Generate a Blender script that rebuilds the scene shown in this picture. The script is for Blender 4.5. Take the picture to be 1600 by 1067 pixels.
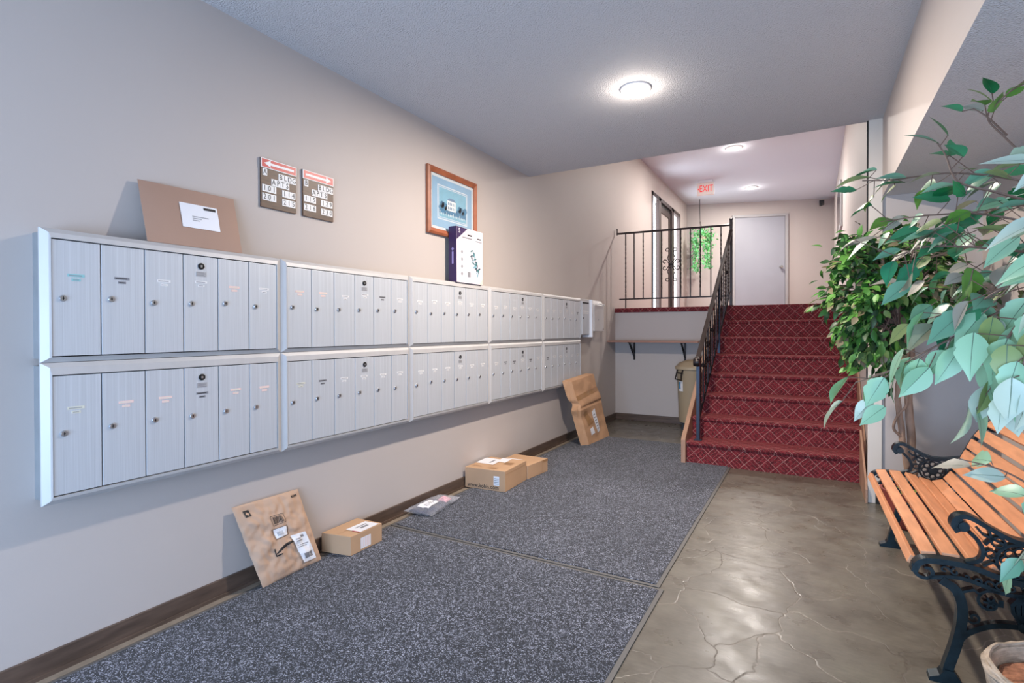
import bpy, bmesh, math, random
from mathutils import Vector, Matrix, noise
R = math.radians
PI = math.pi
random.seed(7)
for o in list(bpy.data.objects):
    bpy.data.objects.remove(o, do_unlink=True)
S = bpy.context.scene
COL = S.collection

# ------------------------------------------------------------------ camera, sky, exposure, daylight
cam_d = bpy.data.cameras.new('camera')
cam_d.sensor_width = 36.0
cam_d.lens = 36.0 * 831.7 / 1600
cam_d.shift_x = -0.5 / 1600
cam_d.shift_y = -10.7 / 1600
cam_d.clip_start = 0.05
cam = bpy.data.objects.new('camera', cam_d); COL.objects.link(cam)
_y, _t, _r = R(29.44), R(0.477), R(-0.146)
F = Vector((-math.sin(_y)*math.cos(_t), math.cos(_y)*math.cos(_t), -math.sin(_t)))
Rt = Vector((math.cos(_y), math.sin(_y), 0)); U = Rt.cross(F)
R2 = Rt*math.cos(_r) + U*math.sin(_r); U2 = -Rt*math.sin(_r) + U*math.cos(_r)
M = Matrix((R2, U2, -F)).transposed().to_4x4(); M.translation = Vector((2.418, 0, 1.25))
cam.matrix_world = M
S.camera = cam
S.view_settings.view_transform = 'Standard'
S.view_settings.look = 'None'
S.view_settings.gamma = 1.0
S.view_settings.use_curve_mapping = False
S.view_settings.exposure = 0.06

w = bpy.data.worlds.new('sky'); S.world = w; w.use_nodes = True
bg = w.node_tree.nodes['Background']
bg.inputs[0].default_value = (0.82, 0.9, 1.0, 1); bg.inputs[1].default_value = 3.0

def area(name, loc, rot, sx, sy, power, col):
    d = bpy.data.lights.new(name, 'AREA'); d.shape = 'RECTANGLE'; d.size = sx; d.size_y = sy
    d.energy = power; d.color = col
    o = bpy.data.objects.new(name, d); COL.objects.link(o); o.location = loc; o.rotation_euler = rot
    return o
# daylight through the glazed entrance behind the viewer and through the upstairs glass
area('entrance_daylight', (1.9, -1.95, 0.8), (R(90), 0, 0), 2.8, 1.4, 175, (0.38, 0.62, 1.0))
area('upstairs_daylight', (-0.35, 10.28, 2.6), (0, R(-90), 0), 2.0, 2.1, 130, (0.88, 0.92, 1.0))

# ------------------------------------------------------------------ materials
def lin(h):
    h = h.lstrip('#'); out = []
    for i in (0, 2, 4):
        c = int(h[i:i+2], 16)/255
        out.append(c/12.92 if c <= .04045 else ((c+.055)/1.055)**2.4)
    return (*out, 1)
class N:
    """tiny node helper"""
    def __init__(s, name):
        s.m = bpy.data.materials.new(name); s.m.use_nodes = True; s.t = s.m.node_tree
        s.b = s.t.nodes['Principled BSDF']
    def n(s, kind, **kw):
        x = s.t.nodes.new(kind)
        for k, v in kw.items(): setattr(x, k, v)
        return x
    def l(s, a, b): s.t.links.new(a, b)
    def coord(s, scale=(1, 1, 1)):
        c = s.n('ShaderNodeTexCoord'); mp = s.n('ShaderNodeMapping'); s.l(c.outputs['Object'], mp.inputs[0])
        mp.inputs['Scale'].default_value = scale
        return mp.outputs[0]
    def noise(s, vec, scale, detail=3, rough=.5):
        x = s.n('ShaderNodeTexNoise'); s.l(vec, x.inputs['Vector']); x.inputs['Scale'].default_value = scale
        x.inputs['Detail'].default_value = detail; x.inputs['Roughness'].default_value = rough
        return x.outputs['Fac']
    def ramp(s, fac, stops):
        x = s.n('ShaderNodeValToRGB'); s.l(fac, x.inputs[0]); e = x.color_ramp.elements
        while len(e) < len(stops): e.new(.5)
        for i, (p, c) in enumerate(stops): e[i].position = p; e[i].color = c
        return x.outputs[0]
    def math(s, op, a, b=None, c=None):
        x = s.n('ShaderNodeMath', operation=op)
        for i, v in enumerate((a, b, c)):
            if v is None: continue
            if isinstance(v, (int, float)): x.inputs[i].default_value = v
            else: s.l(v, x.inputs[i])
        return x.outputs[0]
    def mix(s, f, a, b, mode='MIX'):
        x = s.n('ShaderNodeMix', data_type='RGBA', blend_type=mode)
        for i, v in ((0, f), (6, a), (7, b)):
            if isinstance(v, (int, float, tuple)): x.inputs[i].default_value = v
            else: s.l(v, x.inputs[i])
        return x.outputs[2]
    def bump(s, h, strength, dist):
        x = s.n('ShaderNodeBump'); s.l(h, x.inputs['Height']); x.inputs['Strength'].default_value = strength
        x.inputs['Distance'].default_value = dist; s.l(x.outputs[0], s.b.inputs['Normal'])
    def setp(s, **kw):
        for k, v in kw.items():
            i = s.b.inputs[k.replace('_', ' ')]
            if isinstance(v, (int, float, tuple)): i.default_value = v
            else: s.l(v, i)
        return s
def simple(name, col, rough=.5, metal=0.0, var=0.0, vs=8, scale=(1, 1, 1), bs=0, bstr=.2, bd=.002, sheen=0, coat=0):
    a = N(name); c = lin(col)
    if var:
        f = a.noise(a.coord(scale), vs, 4)
        d = tuple(x*(1-var) for x in c[:3]) + (1,); e = tuple(min(1, x*(1+var)) for x in c[:3]) + (1,)
        a.setp(Base_Color=a.ramp(f, [(.3, d), (.7, e)]))
    else: a.setp(Base_Color=c)
    a.setp(Roughness=rough, Metallic=metal)
    if sheen: a.setp(Sheen_Weight=sheen)
    if coat: a.setp(Coat_Weight=coat)
    if bs: a.bump(a.noise(a.coord(scale), bs, 3), bstr, bd)
    return a.m
def emit(name, col, st):
    a = N(name); a.setp(Base_Color=lin(col), Emission_Color=lin(col), Emission_Strength=st); return a.m

MT = {}
MT['wall'] = simple('wall_paint', 'bcb2ac', .6, bs=180, bstr=.15, bd=.001, var=.015, vs=1.5)
MT['trimpaint'] = simple('trim_paint', 'd6ccc0', .5)
MT['ceil'] = simple('textured_ceiling', 'cdccce', .85, bs=120, bstr=1, bd=.009)
MT['ceil2'] = simple('upstairs_ceiling', 'd3d8e0', .85, bs=75, bstr=.4, bd=.004)
MT['dark'] = simple('dark_rubber', '15130f', .6)
MT['base'] = simple('brown_baseboard', '57473d', .35, var=.3, vs=6, scale=(1, 1, 6))
MT['basenear'] = MT['base']
MT['tan'] = simple('glue_strip', '8c8072', .6, var=.15, vs=20)
MT['alu'] = None
def alu(name, col, stripes, rough=.38, metal=.55, k=1.0):
    a = N(name); co = a.coord((1, stripes, 1.2)); f = a.noise(co, 1.0, 4, .7)
    c = lin(col); d = tuple(x*(1-.14*k) for x in c[:3])+(1,); e = tuple(min(1, x*(1+.08*k)) for x in c[:3])+(1,)
    a.setp(Base_Color=a.ramp(f, [(.3, d), (.7, e)]), Metallic=metal, Roughness=rough)
    a.bump(f, .12, .0008)
    return a.m
MT['door'] = alu('ribbed_aluminium_door', 'cdd1d6', 170, .42, .3)
MT['frame'] = alu('aluminium_frame', 'c4c2c1', 8, .48, .25, .5)
MT['housing'] = simple('galvanised_housing', '9da1a4', .45, .5, var=.1, vs=10)
MT['lock'] = simple('lock_metal', 'b4b4b6', .3, .8)
MT['lockdark'] = simple('keyhole', '1d1c1c', .5, .3)
MT['white'] = simple('white_sticker', 'eceae8', .5)
MT['ink'] = simple('black_ink', '1f1d20', .6)
MT['greyink'] = simple('grey_ink', '85858a', .6)
MT['teal'] = simple('teal_sticker', '8fc4c6', .5)
MT['pink'] = simple('pink_sticker', 'eecdc2', .5)
MT['cream'] = simple('cream_sticker', 'd9d6c4', .5)
MT['kraft'] = simple('kraft_card', 'b78c67', .75, var=.07, vs=4, bs=30, bstr=.15, bd=.002)
MT['kraft2'] = simple('pale_kraft_card', 'bd9876', .75, var=.06, vs=4)
MT['kraft3'] = simple('orange_kraft_card', 'bf9470', .75, var=.1, vs=7, bs=12, bstr=.3, bd=.004)
MT['mailer'] = simple('kraft_mailer_paper', 'bd9d85', .7, var=.05, vs=4, bs=14, bstr=.5, bd=.008)
MT['env'] = simple('brown_envelope_paper', 'a68674', .7, var=.04, vs=3)
MT['tape'] = simple('packing_tape', 'a67c53', .3)
MT['white2'] = simple('white_label_paper', 'e8e8ec', .5)
MT['iron'] = simple('dark_iron', '2c2626', .35, .6, var=.25, vs=30)
MT['rail'] = simple('handrail_brown', '4a403c', .4, .3)
MT['cast'] = simple('green_black_cast_iron', '16262c', .38, .55, var=.35, vs=25, bs=60, bstr=.3, bd=.002)
MT['slat'] = simple('orange_stained_slat', 'd2936b', .5, var=.14, vs=6, scale=(6, 1, 6), bs=30, bstr=.1, bd=.001)
MT['stringer'] = simple('oak_stringer', 'a58068', .5, var=.15, vs=5, scale=(8, 1, 1))
MT['picframe'] = simple('reddish_wood_frame', '98573a', .4, var=.2, vs=8, scale=(1, 2, 2))
MT['shelf'] = simple('shelf_board', 'a17460', .5, var=.1, vs=5)
MT['bin'] = simple('beige_plastic', 'a8967b', .45)
MT['greydoor'] = simple('grey_painted_door', '9c9da5', .45, var=.02, vs=3)
MT['doorframe'] = simple('grey_door_frame', 'a8a6a6', .45)
MT['bronze'] = simple('bronze_window_frame', '554a47', .4, .5)
MT['bark'] = simple('grey_brown_bark', '947865', .8, var=.4, vs=18, scale=(1, 1, .4), bs=40, bstr=.6, bd=.005)
MT['twig'] = simple('brown_twig', '6c5549', .7)
MT['palestem'] = simple('pale_stem', 'b0a595', .6)
MT['basket'] = simple('red_wicker', '8a3a30', .6, bs=90, bstr=.8, bd=.006, scale=(1, 1, 3))
MT['basket2'] = simple('pale_wicker', 'b7a591', .6, var=.3, vs=25, scale=(1, 1, 4), bs=60, bstr=.7, bd=.005)
MT['moss'] = simple('reddish_moss', '9c6a50', .9, var=.5, vs=45, bs=70, bstr=1, bd=.01)
MT['greenmoss'] = simple('green_moss', '6f7c35', .9, var=.5, vs=30, bs=50, bstr=1, bd=.01)
MT['purple'] = simple('purple_card', '35204f', .4, var=.15, vs=5)
MT['boxwhite'] = simple('white_card', 'e2d5dd', .45)
MT['red'] = simple('sign_red', 'b8101f', .4)
MT['signwood'] = simple('sign_brown_board', '4e3526', .45, var=.35, vs=7, scale=(1, 2, 14))
MT['matblue'] = simple('picture_blue_mat', '8fb4cf', .6, var=.06, vs=6)
MT['matcream'] = simple('picture_cream_mat', 'd5dde0', .6)
MT['p_sky'] = simple('print_sky', '7fb3c8', .6, var=.08, vs=12)
MT['p_tree'] = simple('print_trees', '41799b', .6, var=.25, vs=30)
MT['p_house'] = simple('print_house', 'dfe6e6', .6)
MT['p_win'] = simple('print_windows', '6a86a3', .6)
MT['plug'] = simple('dark_blue_contents', '20263f', .5, var=.3, vs=20)
MT['pinkred'] = simple('pink_contents', 'd99aa8', .5, var=.4, vs=40)
MT['bluetape'] = simple('blue_label', '4a90b8', .5)
MT['knob'] = simple('satin_knob', 'b5b3b0', .3, .9)
MT['sensor'] = simple('black_plastic', '1b1918', .4)
MT['signbox'] = emit('exit_sign_face', 'c9b8b0', .3)
MT['exitred'] = emit('exit_letters', 'd81c1c', .7)
MT['lens'] = emit('lamp_lens', 'fff3e4', 8)
MT['ring'] = simple('white_trim_ring', 'e6e2e2', .4)
MT['mirror'] = simple('mirror_glass', 'b9bcc4', .08, .9)
MT['flower'] = simple('pink_flower', 'd3a09c', .6)

def glass(name, tint=(1, 1, 1, 1), gloss=.1):
    a = N(name); a.t.nodes.remove(a.b)
    tr = a.n('ShaderNodeBsdfTransparent'); tr.inputs[0].default_value = tint
    gl = a.n('ShaderNodeBsdfGlossy'); gl.inputs['Roughness'].default_value = .08
    mx = a.n('ShaderNodeMixShader'); mx.inputs[0].default_value = gloss
    a.l(tr.outputs[0], mx.inputs[1]); a.l(gl.outputs[0], mx.inputs[2])
    a.l(mx.outputs[0], a.t.nodes['Material Output'].inputs[0]); return a.m
MT['pane'] = glass('window_glass', gloss=.06)
def poly():
    a = N('clear_plastic'); a.setp(Base_Color=lin('d8dbe6'), Roughness=.18)
    a.bump(a.noise(a.coord(), 40, 2), .7, .01)
    tr = a.n('ShaderNodeBsdfTransparent'); mx = a.n('ShaderNodeMixShader')
    lw = a.n('ShaderNodeLayerWeight'); lw.inputs[0].default_value = .35
    f = a.math('MULTIPLY_ADD', lw.outputs['Facing'], .5, .06)
    a.l(f, mx.inputs[0]); a.l(tr.outputs[0], mx.inputs[1]); a.l(a.b.outputs[0], mx.inputs[2])
    a.l(mx.outputs[0], a.t.nodes['Material Output'].inputs[0]); return a.m
MT['plastic'] = poly()

def floor_mat():
    a = N('stone_pattern_floor'); co = a.coord()
    nz = a.n('ShaderNodeTexNoise'); a.l(co, nz.inputs['Vector']); nz.inputs['Scale'].default_value = 3.5; nz.inputs['Detail'].default_value = 5
    vm = a.n('ShaderNodeVectorMath', operation='MULTIPLY_ADD'); a.l(nz.outputs['Color'], vm.inputs[0])
    vm.inputs[1].default_value = (.28, .28, .28); a.l(co, vm.inputs[2])
    vo = a.n('ShaderNodeTexVoronoi', feature='DISTANCE_TO_EDGE'); a.l(vm.outputs[0], vo.inputs['Vector']); vo.inputs['Scale'].default_value = 2.8
    crack = a.ramp(vo.outputs['Distance'], [(.0, (1, 1, 1, 1)), (.011, (0, 0, 0, 1))])
    base = a.ramp(a.noise(co, 4.5, 7, .62), [(.25, lin('504a41')), (.5, lin('696359')), (.8, lin('777265'))])
    fine = a.ramp(a.noise(a.coord((4, 14, 1)), 5, 6, .65), [(.3, (.72, .72, .72, 1)), (.7, (1.1, 1.1, 1.08, 1))])
    base = a.mix(.8, base, fine, 'MULTIPLY')
    which = a.ramp(a.noise(co, 2.3, 3), [(.42, lin('463f39')), (.56, lin('a39a8e'))])
    cm = a.math('MULTIPLY', crack, a.math('MULTIPLY', a.noise(co, 9, 2), .9))
    a.setp(Base_Color=a.mix(cm, base, which), Roughness=a.ramp(a.noise(co, 8, 4), [(.3, (.24,)*3+(1,)), (.7, (.42,)*3+(1,))]))
    h = a.math('SUBTRACT', a.noise(a.coord((1.2, 3, 1)), 7, 6, .6), a.math('MULTIPLY', crack, .5))
    a.bump(h, .28, .004); return a.m
MT['floor'] = floor_mat()

def mat_mat():
    a = N('flecked_mat_pile'); co = a.coord((1, 1, 1))
    vo = a.n('ShaderNodeTexVoronoi'); a.l(co, vo.inputs['Vector']); vo.inputs['Scale'].default_value = 290
    sp = a.n('ShaderNodeSeparateColor'); a.l(vo.outputs['Color'], sp.inputs[0])
    f = a.math('MULTIPLY_ADD', a.noise(co, 60, 2), .45, a.math('MULTIPLY', sp.outputs[0], .75))
    c = a.ramp(f, [(.36, lin('0a0b11')), (.60, lin('1d1e26')), (.78, lin('424552')), (.97, lin('adb1c0'))])
    c2 = a.ramp(a.noise(co, 1.4, 3), [(.35, (.8, .8, .8, 1)), (.65, (1.08, 1.08, 1.08, 1))])
    a.setp(Base_Color=a.mix(1, c, c2, 'MULTIPLY'), Roughness=.95, Sheen_Weight=.15)
    a.bump(sp.outputs[1], .6, .004); return a.m
MT['mat'] = mat_mat()

def carpet():
    a = N('red_lattice_carpet'); co = a.coord(); sx = a.n('ShaderNodeSeparateXYZ'); a.l(co, sx.inputs[0])
    u = sx.outputs[0]; v = a.math('ADD', sx.outputs[1], sx.outputs[2]); T = .088
    wob = a.math('MULTIPLY', a.noise(co, 18, 2), .12)
    A = a.math('ADD', a.math('DIVIDE', a.math('ADD', u, v), T*1.414), wob)
    B = a.math('ADD', a.math('DIVIDE', a.math('SUBTRACT', u, v), T*1.414), wob)
    def line(x, k, wdt):
        f = a.math('FRACT', a.math('MULTIPLY', x, k)); return a.math('LESS_THAN', f, wdt)
    par = a.math('MODULO', a.math('ABSOLUTE', a.math('ADD', a.math('FLOOR', A), a.math('FLOOR', B))), 2)
    par = a.math('GREATER_THAN', par, .5)
    inner = a.math('ADD', a.math('MULTIPLY', par, line(A, 3, .07)), a.math('MULTIPLY', a.math('SUBTRACT', 1, par), line(B, 3, .07)))
    outer = a.math('MAXIMUM', line(A, 1, .045), line(B, 1, .045))
    m = a.math('MINIMUM', a.math('MAXIMUM', a.math('MULTIPLY', inner, .55), outer), 1)
    dots = a.math('MULTIPLY', m, a.ramp(a.noise(co, 260, 1), [(.36, (.2,)*3+(1,)), (.58, (1,)*3+(1,))]))
    vo = a.n('ShaderNodeTexVoronoi'); a.l(co, vo.inputs['Vector']); vo.inputs['Scale'].default_value = 130
    sp = a.n('ShaderNodeSeparateColor'); a.l(vo.outputs['Color'], sp.inputs[0])
    basec = a.ramp(sp.outputs[0], [(.15, lin('460c12')), (.6, lin('6e161f')), (.95, lin('86262e'))])
    a.setp(Base_Color=a.mix(a.math('MULTIPLY', dots, .6), basec, lin('d9a9a0')), Roughness=.9, Sheen_Weight=.35, Sheen_Roughness=.4, Sheen_Tint=lin('e8706c'))
    a.bump(sp.outputs[1], .5, .003); return a.m
MT['carpet'] = carpet()

def leafm(name, col, back=None, rough=.45):
    a = N(name); c = lin(col)
    f = a.noise(a.coord(), 14, 3)
    d = tuple(x*.75 for x in c[:3])+(1,); e = tuple(min(1, x*1.25) for x in c[:3])+(1,)
    cc = a.ramp(f, [(.3, d), (.7, e)])
    if back:
        g = a.n('ShaderNodeNewGeometry'); cc = a.mix(g.outputs['Backfacing'], cc, lin(back))
    a.setp(Base_Color=cc, Roughness=rough)
    tl = a.n('ShaderNodeBsdfTranslucent'); a.l(cc, tl.inputs[0]); mx = a.n('ShaderNodeMixShader'); mx.inputs[0].default_value = .22
    a.l(a.b.outputs[0], mx.inputs[1]); a.l(tl.outputs[0], mx.inputs[2]); a.l(mx.outputs[0], a.t.nodes['Material Output'].inputs[0])
    return a.m
FIC = [leafm('ficus_green', '4a8238'), leafm('ficus_dark', '254724'), leafm('ficus_light', '7d9c56'), leafm('ficus_olive', '64603f', '80775d'), leafm('ficus_mid', '5c9240')]
BIG = [leafm('silk_emerald', '1c6e40', '3a8458', .35), leafm('silk_mint', '76b487', '97c4a0', .4), leafm('silk_pale_sheen', 'b2ccb4', 'bfd0c0', .4), leafm('silk_green', '5a8a3a', '86995e', .4), leafm('silk_teal_sheen', '2c7a58', '6ca083', .35), leafm('silk_sage', '8b9078', 'a09c8e', .5), leafm('silk_vein', '56705a')]  # pale and teal leaves have the window sheen painted into their colour

# ------------------------------------------------------------------ mesh builder
class MB:
    def __init__(s): s.v = []; s.f = []; s.mi = []
    def add(s, vs, fs, mi=0, m=None):
        b = len(s.v)
        for p in vs:
            p = Vector(p)
            s.v.append(m @ p if m is not None else p)
        for q in fs: s.f.append([b+i for i in q]); s.mi.append(mi)
        return s
    def hexa(s, p, mi=0, m=None):   # p: 4 bottom ccw, 4 top ccw
        return s.add(p, [(3, 2, 1, 0), (4, 5, 6, 7), (0, 1, 5, 4), (1, 2, 6, 5), (2, 3, 7, 6), (3, 0, 4, 7)], mi, m)
    def box(s, x0, x1, y0, y1, z0, z1, mi=0, m=None):
        return s.hexa([(x0, y0, z0), (x1, y0, z0), (x1, y1, z0), (x0, y1, z0), (x0, y0, z1), (x1, y0, z1), (x1, y1, z1), (x0, y1, z1)], mi, m)
    def tube(s, pts, r, seg=8, mi=0, cap=True, m=None, flat=1.0):
        pts = [Vector(p) for p in pts]; n = len(pts); rs = r if isinstance(r, (list, tuple)) else [r]*n
        t0 = (pts[1]-pts[0]).normalized(); up = Vector((0, 0, 1)) if abs(t0.z) < .9 else Vector((1, 0, 0))
        a = t0.cross(up).normalized(); vs = []
        for i in range(n):
            t = (pts[min(i+1, n-1)]-pts[max(i-1, 0)])
            t = t.normalized() if t.length > 1e-9 else t0
            a = (a-t*a.dot(t)); a = a.normalized() if a.length > 1e-6 else t.orthogonal().normalized()
            b = t.cross(a)
            for k in range(seg):
                an = 2*PI*k/seg; vs.append(pts[i]+(a*math.cos(an)*flat+b*math.sin(an))*rs[i])
        fs = [(i*seg+k, i*seg+(k+1) % seg, (i+1)*seg+(k+1) % seg, (i+1)*seg+k) for i in range(n-1) for k in range(seg)]
        if cap: fs += [tuple(range(seg))[::-1], tuple((n-1)*seg+k for k in range(seg))]
        return s.add(vs, fs, mi, m)
    def lathe(s, prof, c=(0, 0, 0), seg=24, mi=0, m=None, axis='z', sq=None):
        vs = []
        for r, h in prof:
            for k in range(seg):
                an = 2*PI*k/seg; x, y = r*math.cos(an), r*math.sin(an)
                p = {'z': (x, y, h), 'x': (h, x, y), 'y': (x, h, y)}[axis]
                vs.append((p[0]+c[0], p[1]+c[1], p[2]+c[2]))
        n = len(prof)
        fs = [(i*seg+k, i*seg+(k+1) % seg, (i+1)*seg+(k+1) % seg, (i+1)*seg+k) for i in range(n-1) for k in range(seg)]
        fs += [tuple(range(seg))[::-1], tuple((n-1)*seg+k for k in range(seg))]
        if axis == 'y': fs = [q[::-1] for q in fs]
        return s.add(vs, fs, mi, m)
    def band(s, pts, wd, y0, y1, mi=0, m=None):
        """2D polyline in (x,z), width wd (number or list), extruded y0..y1"""
        P = [Vector((p[0], p[1])) for p in pts]; n = len(P); W = wd if isinstance(wd, (list, tuple)) else [wd]*n; vs = []
        for i in range(n):
            t = (P[min(i+1, n-1)]-P[max(i-1, 0)]).normalized(); nn = Vector((-t.y, t.x))*W[i]/2
            a, b = P[i]+nn, P[i]-nn
            vs += [(a.x, y0, a.y), (b.x, y0, b.y), (b.x, y1, b.y), (a.x, y1, a.y)]
        fs = []
        for i in range(n-1):
            for k in range(4): fs.append((i*4+k, i*4+(k+1) % 4, (i+1)*4+(k+1) % 4, (i+1)*4+k))
        fs += [(0, 3, 2, 1), (n*4-4, n*4-3, n*4-2, n*4-1)]
        return s.add(vs, fs, mi, m)
    def prism(s, poly, a0, a1, axis='x', mi=0, m=None):
        n = len(poly)
        def P(p, a): return {'x': (a, p[0], p[1]), 'y': (p[0], a, p[1]), 'z': (p[0], p[1], a)}[axis]
        vs = [P(p, a0) for p in poly]+[P(p, a1) for p in poly]
        fs = [tuple(range(n))[::-1], tuple(range(n, 2*n))]+[(i, (i+1) % n, n+(i+1) % n, n+i) for i in range(n)]
        return s.add(vs, fs, mi, m)
    def ball(s, c, r, seg=10, mi=0, sc=(1, 1, 1)):
        prof = [(max(1e-4, math.sin(PI*i/seg))*r, -math.cos(PI*i/seg)*r*sc[2]) for i in range(seg+1)]
        return s.lathe(prof, c, seg+2, mi)
    def mesh(s, name, mats, bevel=0, smooth=False, seg=2, off=Vector((0, 0, 0))):
        me = bpy.data.meshes.new(name)
        me.from_pydata([tuple(p-off) for p in s.v], [], s.f); me.update()
        for k in mats: me.materials.append(k)
        me.polygons.foreach_set('material_index', s.mi)
        bm = bmesh.new(); bm.from_mesh(me)
        if len(s.f) < 6000: bmesh.ops.recalc_face_normals(bm, faces=bm.faces) if not getattr(s, 'keep', False) else None
        if bevel:
            ed = [e for e in bm.edges if len(e.link_faces) == 2 and e.calc_face_angle(0) > R(35)]
            bmesh.ops.bevel(bm, geom=ed, offset=bevel, segments=seg, affect='EDGES', profile=.5, clamp_overlap=True)
        bm.to_mesh(me); bm.free()
        if smooth:
            me.polygons.foreach_set('use_smooth', [True]*len(me.polygons))
            me.set_sharp_from_angle(angle=R(40))
        return me
def obj(name, mb, mats, parent=None, bevel=0, smooth=False, seg=2, label=None):
    if not isinstance(mats, (list, tuple)): mats = [mats]
    off = Vector((0, 0, 0))
    p = parent
    while p is not None: off = off+p.location; p = p.parent
    if isinstance(mb, MB): me = mb.mesh(name, mats, bevel, smooth, seg, off)
    else: me = mb
    o = bpy.data.objects.new(name, me); COL.objects.link(o)
    if parent is not None: o.parent = parent
    if label: o['label'] = label
    return o
def inst(name, me, loc, parent, label=None):
    """part from a shared mesh modelled round its own origin, loc in the parent's frame"""
    o = bpy.data.objects.new(name, me); COL.objects.link(o); o.parent = parent; o.location = loc
    if label: o['label'] = label
    return o
def thing(name, label, cat, loc=(0, 0, 0), group=None):
    o = bpy.data.objects.new(name, None); COL.objects.link(o); o.location = loc; o.empty_display_size = .1
    o['label'] = label; o['category'] = cat
    if group: o['group'] = group
    return o
def tag(o, label, cat, group=None):
    o['label'] = label; o['category'] = cat
    if group: o['group'] = group
    return o
def struct(name, mb, mats, **k):
    o = obj(name, mb, mats, None, **k); o['kind'] = 'structure'; return o

_tc = {}
def text_data(s, size, extrude=.0004):
    key = (s, size, extrude)
    if key in _tc: return _tc[key]
    cu = bpy.data.curves.new('t', 'FONT'); cu.body = s; cu.size = size; cu.extrude = extrude
    cu.align_x = 'CENTER'; cu.align_y = 'CENTER'; cu.resolution_u = 3
    o = bpy.data.objects.new('t', cu); COL.objects.link(o)
    bpy.context.view_layer.update()
    dg = bpy.context.evaluated_depsgraph_get(); me = bpy.data.meshes.new_from_object(o.evaluated_get(dg))
    vs = [v.co.copy() for v in me.vertices]; fs = [tuple(p.vertices) for p in me.polygons]
    bpy.data.objects.remove(o); bpy.data.curves.remove(cu); bpy.data.meshes.remove(me)
    _tc[key] = (vs, fs); return vs, fs
def put_text(mb, s, size, loc, xd, yd, mi=0, extrude=.0004, sx=1.0):
    vs, fs = text_data(s, size, extrude); xd = Vector(xd).normalized(); yd = Vector(yd).normalized(); n = xd.cross(yd)
    mb.add([Vector(loc)+xd*v.x*sx+yd*v.y+n*v.z for v in vs], fs, mi); mb.keep = True

# ------------------------------------------------------------------ the room shell
ZL = 1.552            # upstairs floor
HC, HU, ZS = 2.75, 4.0, 2.20
YH = 4.63             # end of the low ceiling
XR = 2.80
b = MB(); b.box(-.15, 3.55, -1.9, 7.4, -.1, 0); struct('floor', b, MT['floor'])
b = MB()
b.box(-.15, 0, -1.9, 9.17, -.1, 4.1); b.box(-.15, 0, 11.39, 12.1, -.1, 4.1); b.box(-.15, 0, 9.17, 11.39, -.1, ZL-.01); b.box(-.15, 0, 9.17, 11.39, 3.65, 4.1)
struct('wall_left', b, MT['wall'])
b = MB(); b.box(0, 1.345, 7.23, 7.35, 0, 1.50); struct('wall_landing', b, MT['wall'])
b = MB(); b.prism([(-.15, 12.1), (2.95, 13.09), (2.95, 13.3), (-.15, 12.3)], 0, 4.1, 'z'); struct('wall_far', b, MT['wall'])
b = MB(); b.box(XR, XR+.15, 4.75, 13.1, 0, 4.1); struct('wall_stair', b, MT['wall'])
b = MB(); b.box(XR, 3.55, 4.62, 4.75, 0, HU+.1); struct('wall_alcove', b, MT['wall'])
b = MB(); b.box(3.40, 3.55, -1.9, 4.62, 0, 2.85); struct('wall_right', b, MT['wall'])
b = MB(); b.box(-.15, .35, -1.9, -1.75, 0, 2.85); b.box(3.3, 3.55, -1.9, -1.75, 0, 2.85); b.box(.35, 3.3, -1.9, -1.75, 2.4, 2.85)
struct('wall_entrance', b, MT['wall'])
b = MB(); b.box(0, 2.85, -1.75, YH, HC, 4.1); struct('ceiling', b, MT['ceil'])
b = MB(); b.box(2.85, 3.40, -1.75, 4.62, ZS, 4.1, 0)
o = struct('ceiling_soffit', b, [MT['ceil'], MT['wall']])
for p in o.data.polygons:
    if abs(p.normal.z) < .5: p.material_index = 1
b = MB(); b.prism([(0, YH), (XR, YH), (XR, 13.05), (0, 12.15)], HU, 4.15, 'z'); struct('ceiling_upstairs', b, MT['ceil2'])
b = MB(); b.box(1.385, XR-.03, 7.12, 7.26, 1.30, ZL); b.box(0, XR, 7.26, 12.0, 1.40, ZL); b.prism([(0, 12), (XR, 12), (XR, 13.03), (0, 12.13)], 1.40, ZL, 'z')
b.box(0, 1.385, 7.2, 7.26, 1.492, ZL)
struct('floor_upstairs', b, MT['carpet'], bevel=.01)
# corner post beside the stairs, with the dark joint line
b = MB(); b.box(2.765, 2.85, 4.60, 4.62, 0, HC); struct('trim_1', b, MT['trimpaint'], bevel=.002)
b = MB(); b.box(2.755, 2.764, 4.603, 4.62, .9, HC); struct('trim_2', b, MT['dark'])
b = MB(); b.box(2.812, 2.86, 4.585, 4.60, 0, .10); b.box(2.86, 3.40, 4.605, 4.62, 0, .1); struct('baseboard_alcove', b, MT['dark'])
b = MB(); b.box(0, .014, -1.75, 7.23, 0, .088); b.box(0, .02, -1.75, 7.23, 0, .02); struct('baseboard_left', b, MT['base'], bevel=.002)
b = MB(); b.box(.014, 1.345, 7.214, 7.23, 0, .09); struct('baseboard_landing', b, MT['base'], bevel=.002)
b = MB(); b.box(3.386, 3.40, -1.75, 4.6, 0, .09); struct('baseboard_right', b, MT['base'])
b = MB(); b.box(.02, .055, -1.75, 5.9, 0, .004); struct('trim_3', b, MT['tan'])
b = MB()
for x in (.35, 1.3, 1.78, 2.26, 3.24): b.box(x, x+.06, -1.86, -1.80, 0, 2.4)
b.box(.35, 3.3, -1.86, -1.80, 2.34, 2.4)
struct('door_2', b, MT['bronze'])

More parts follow.
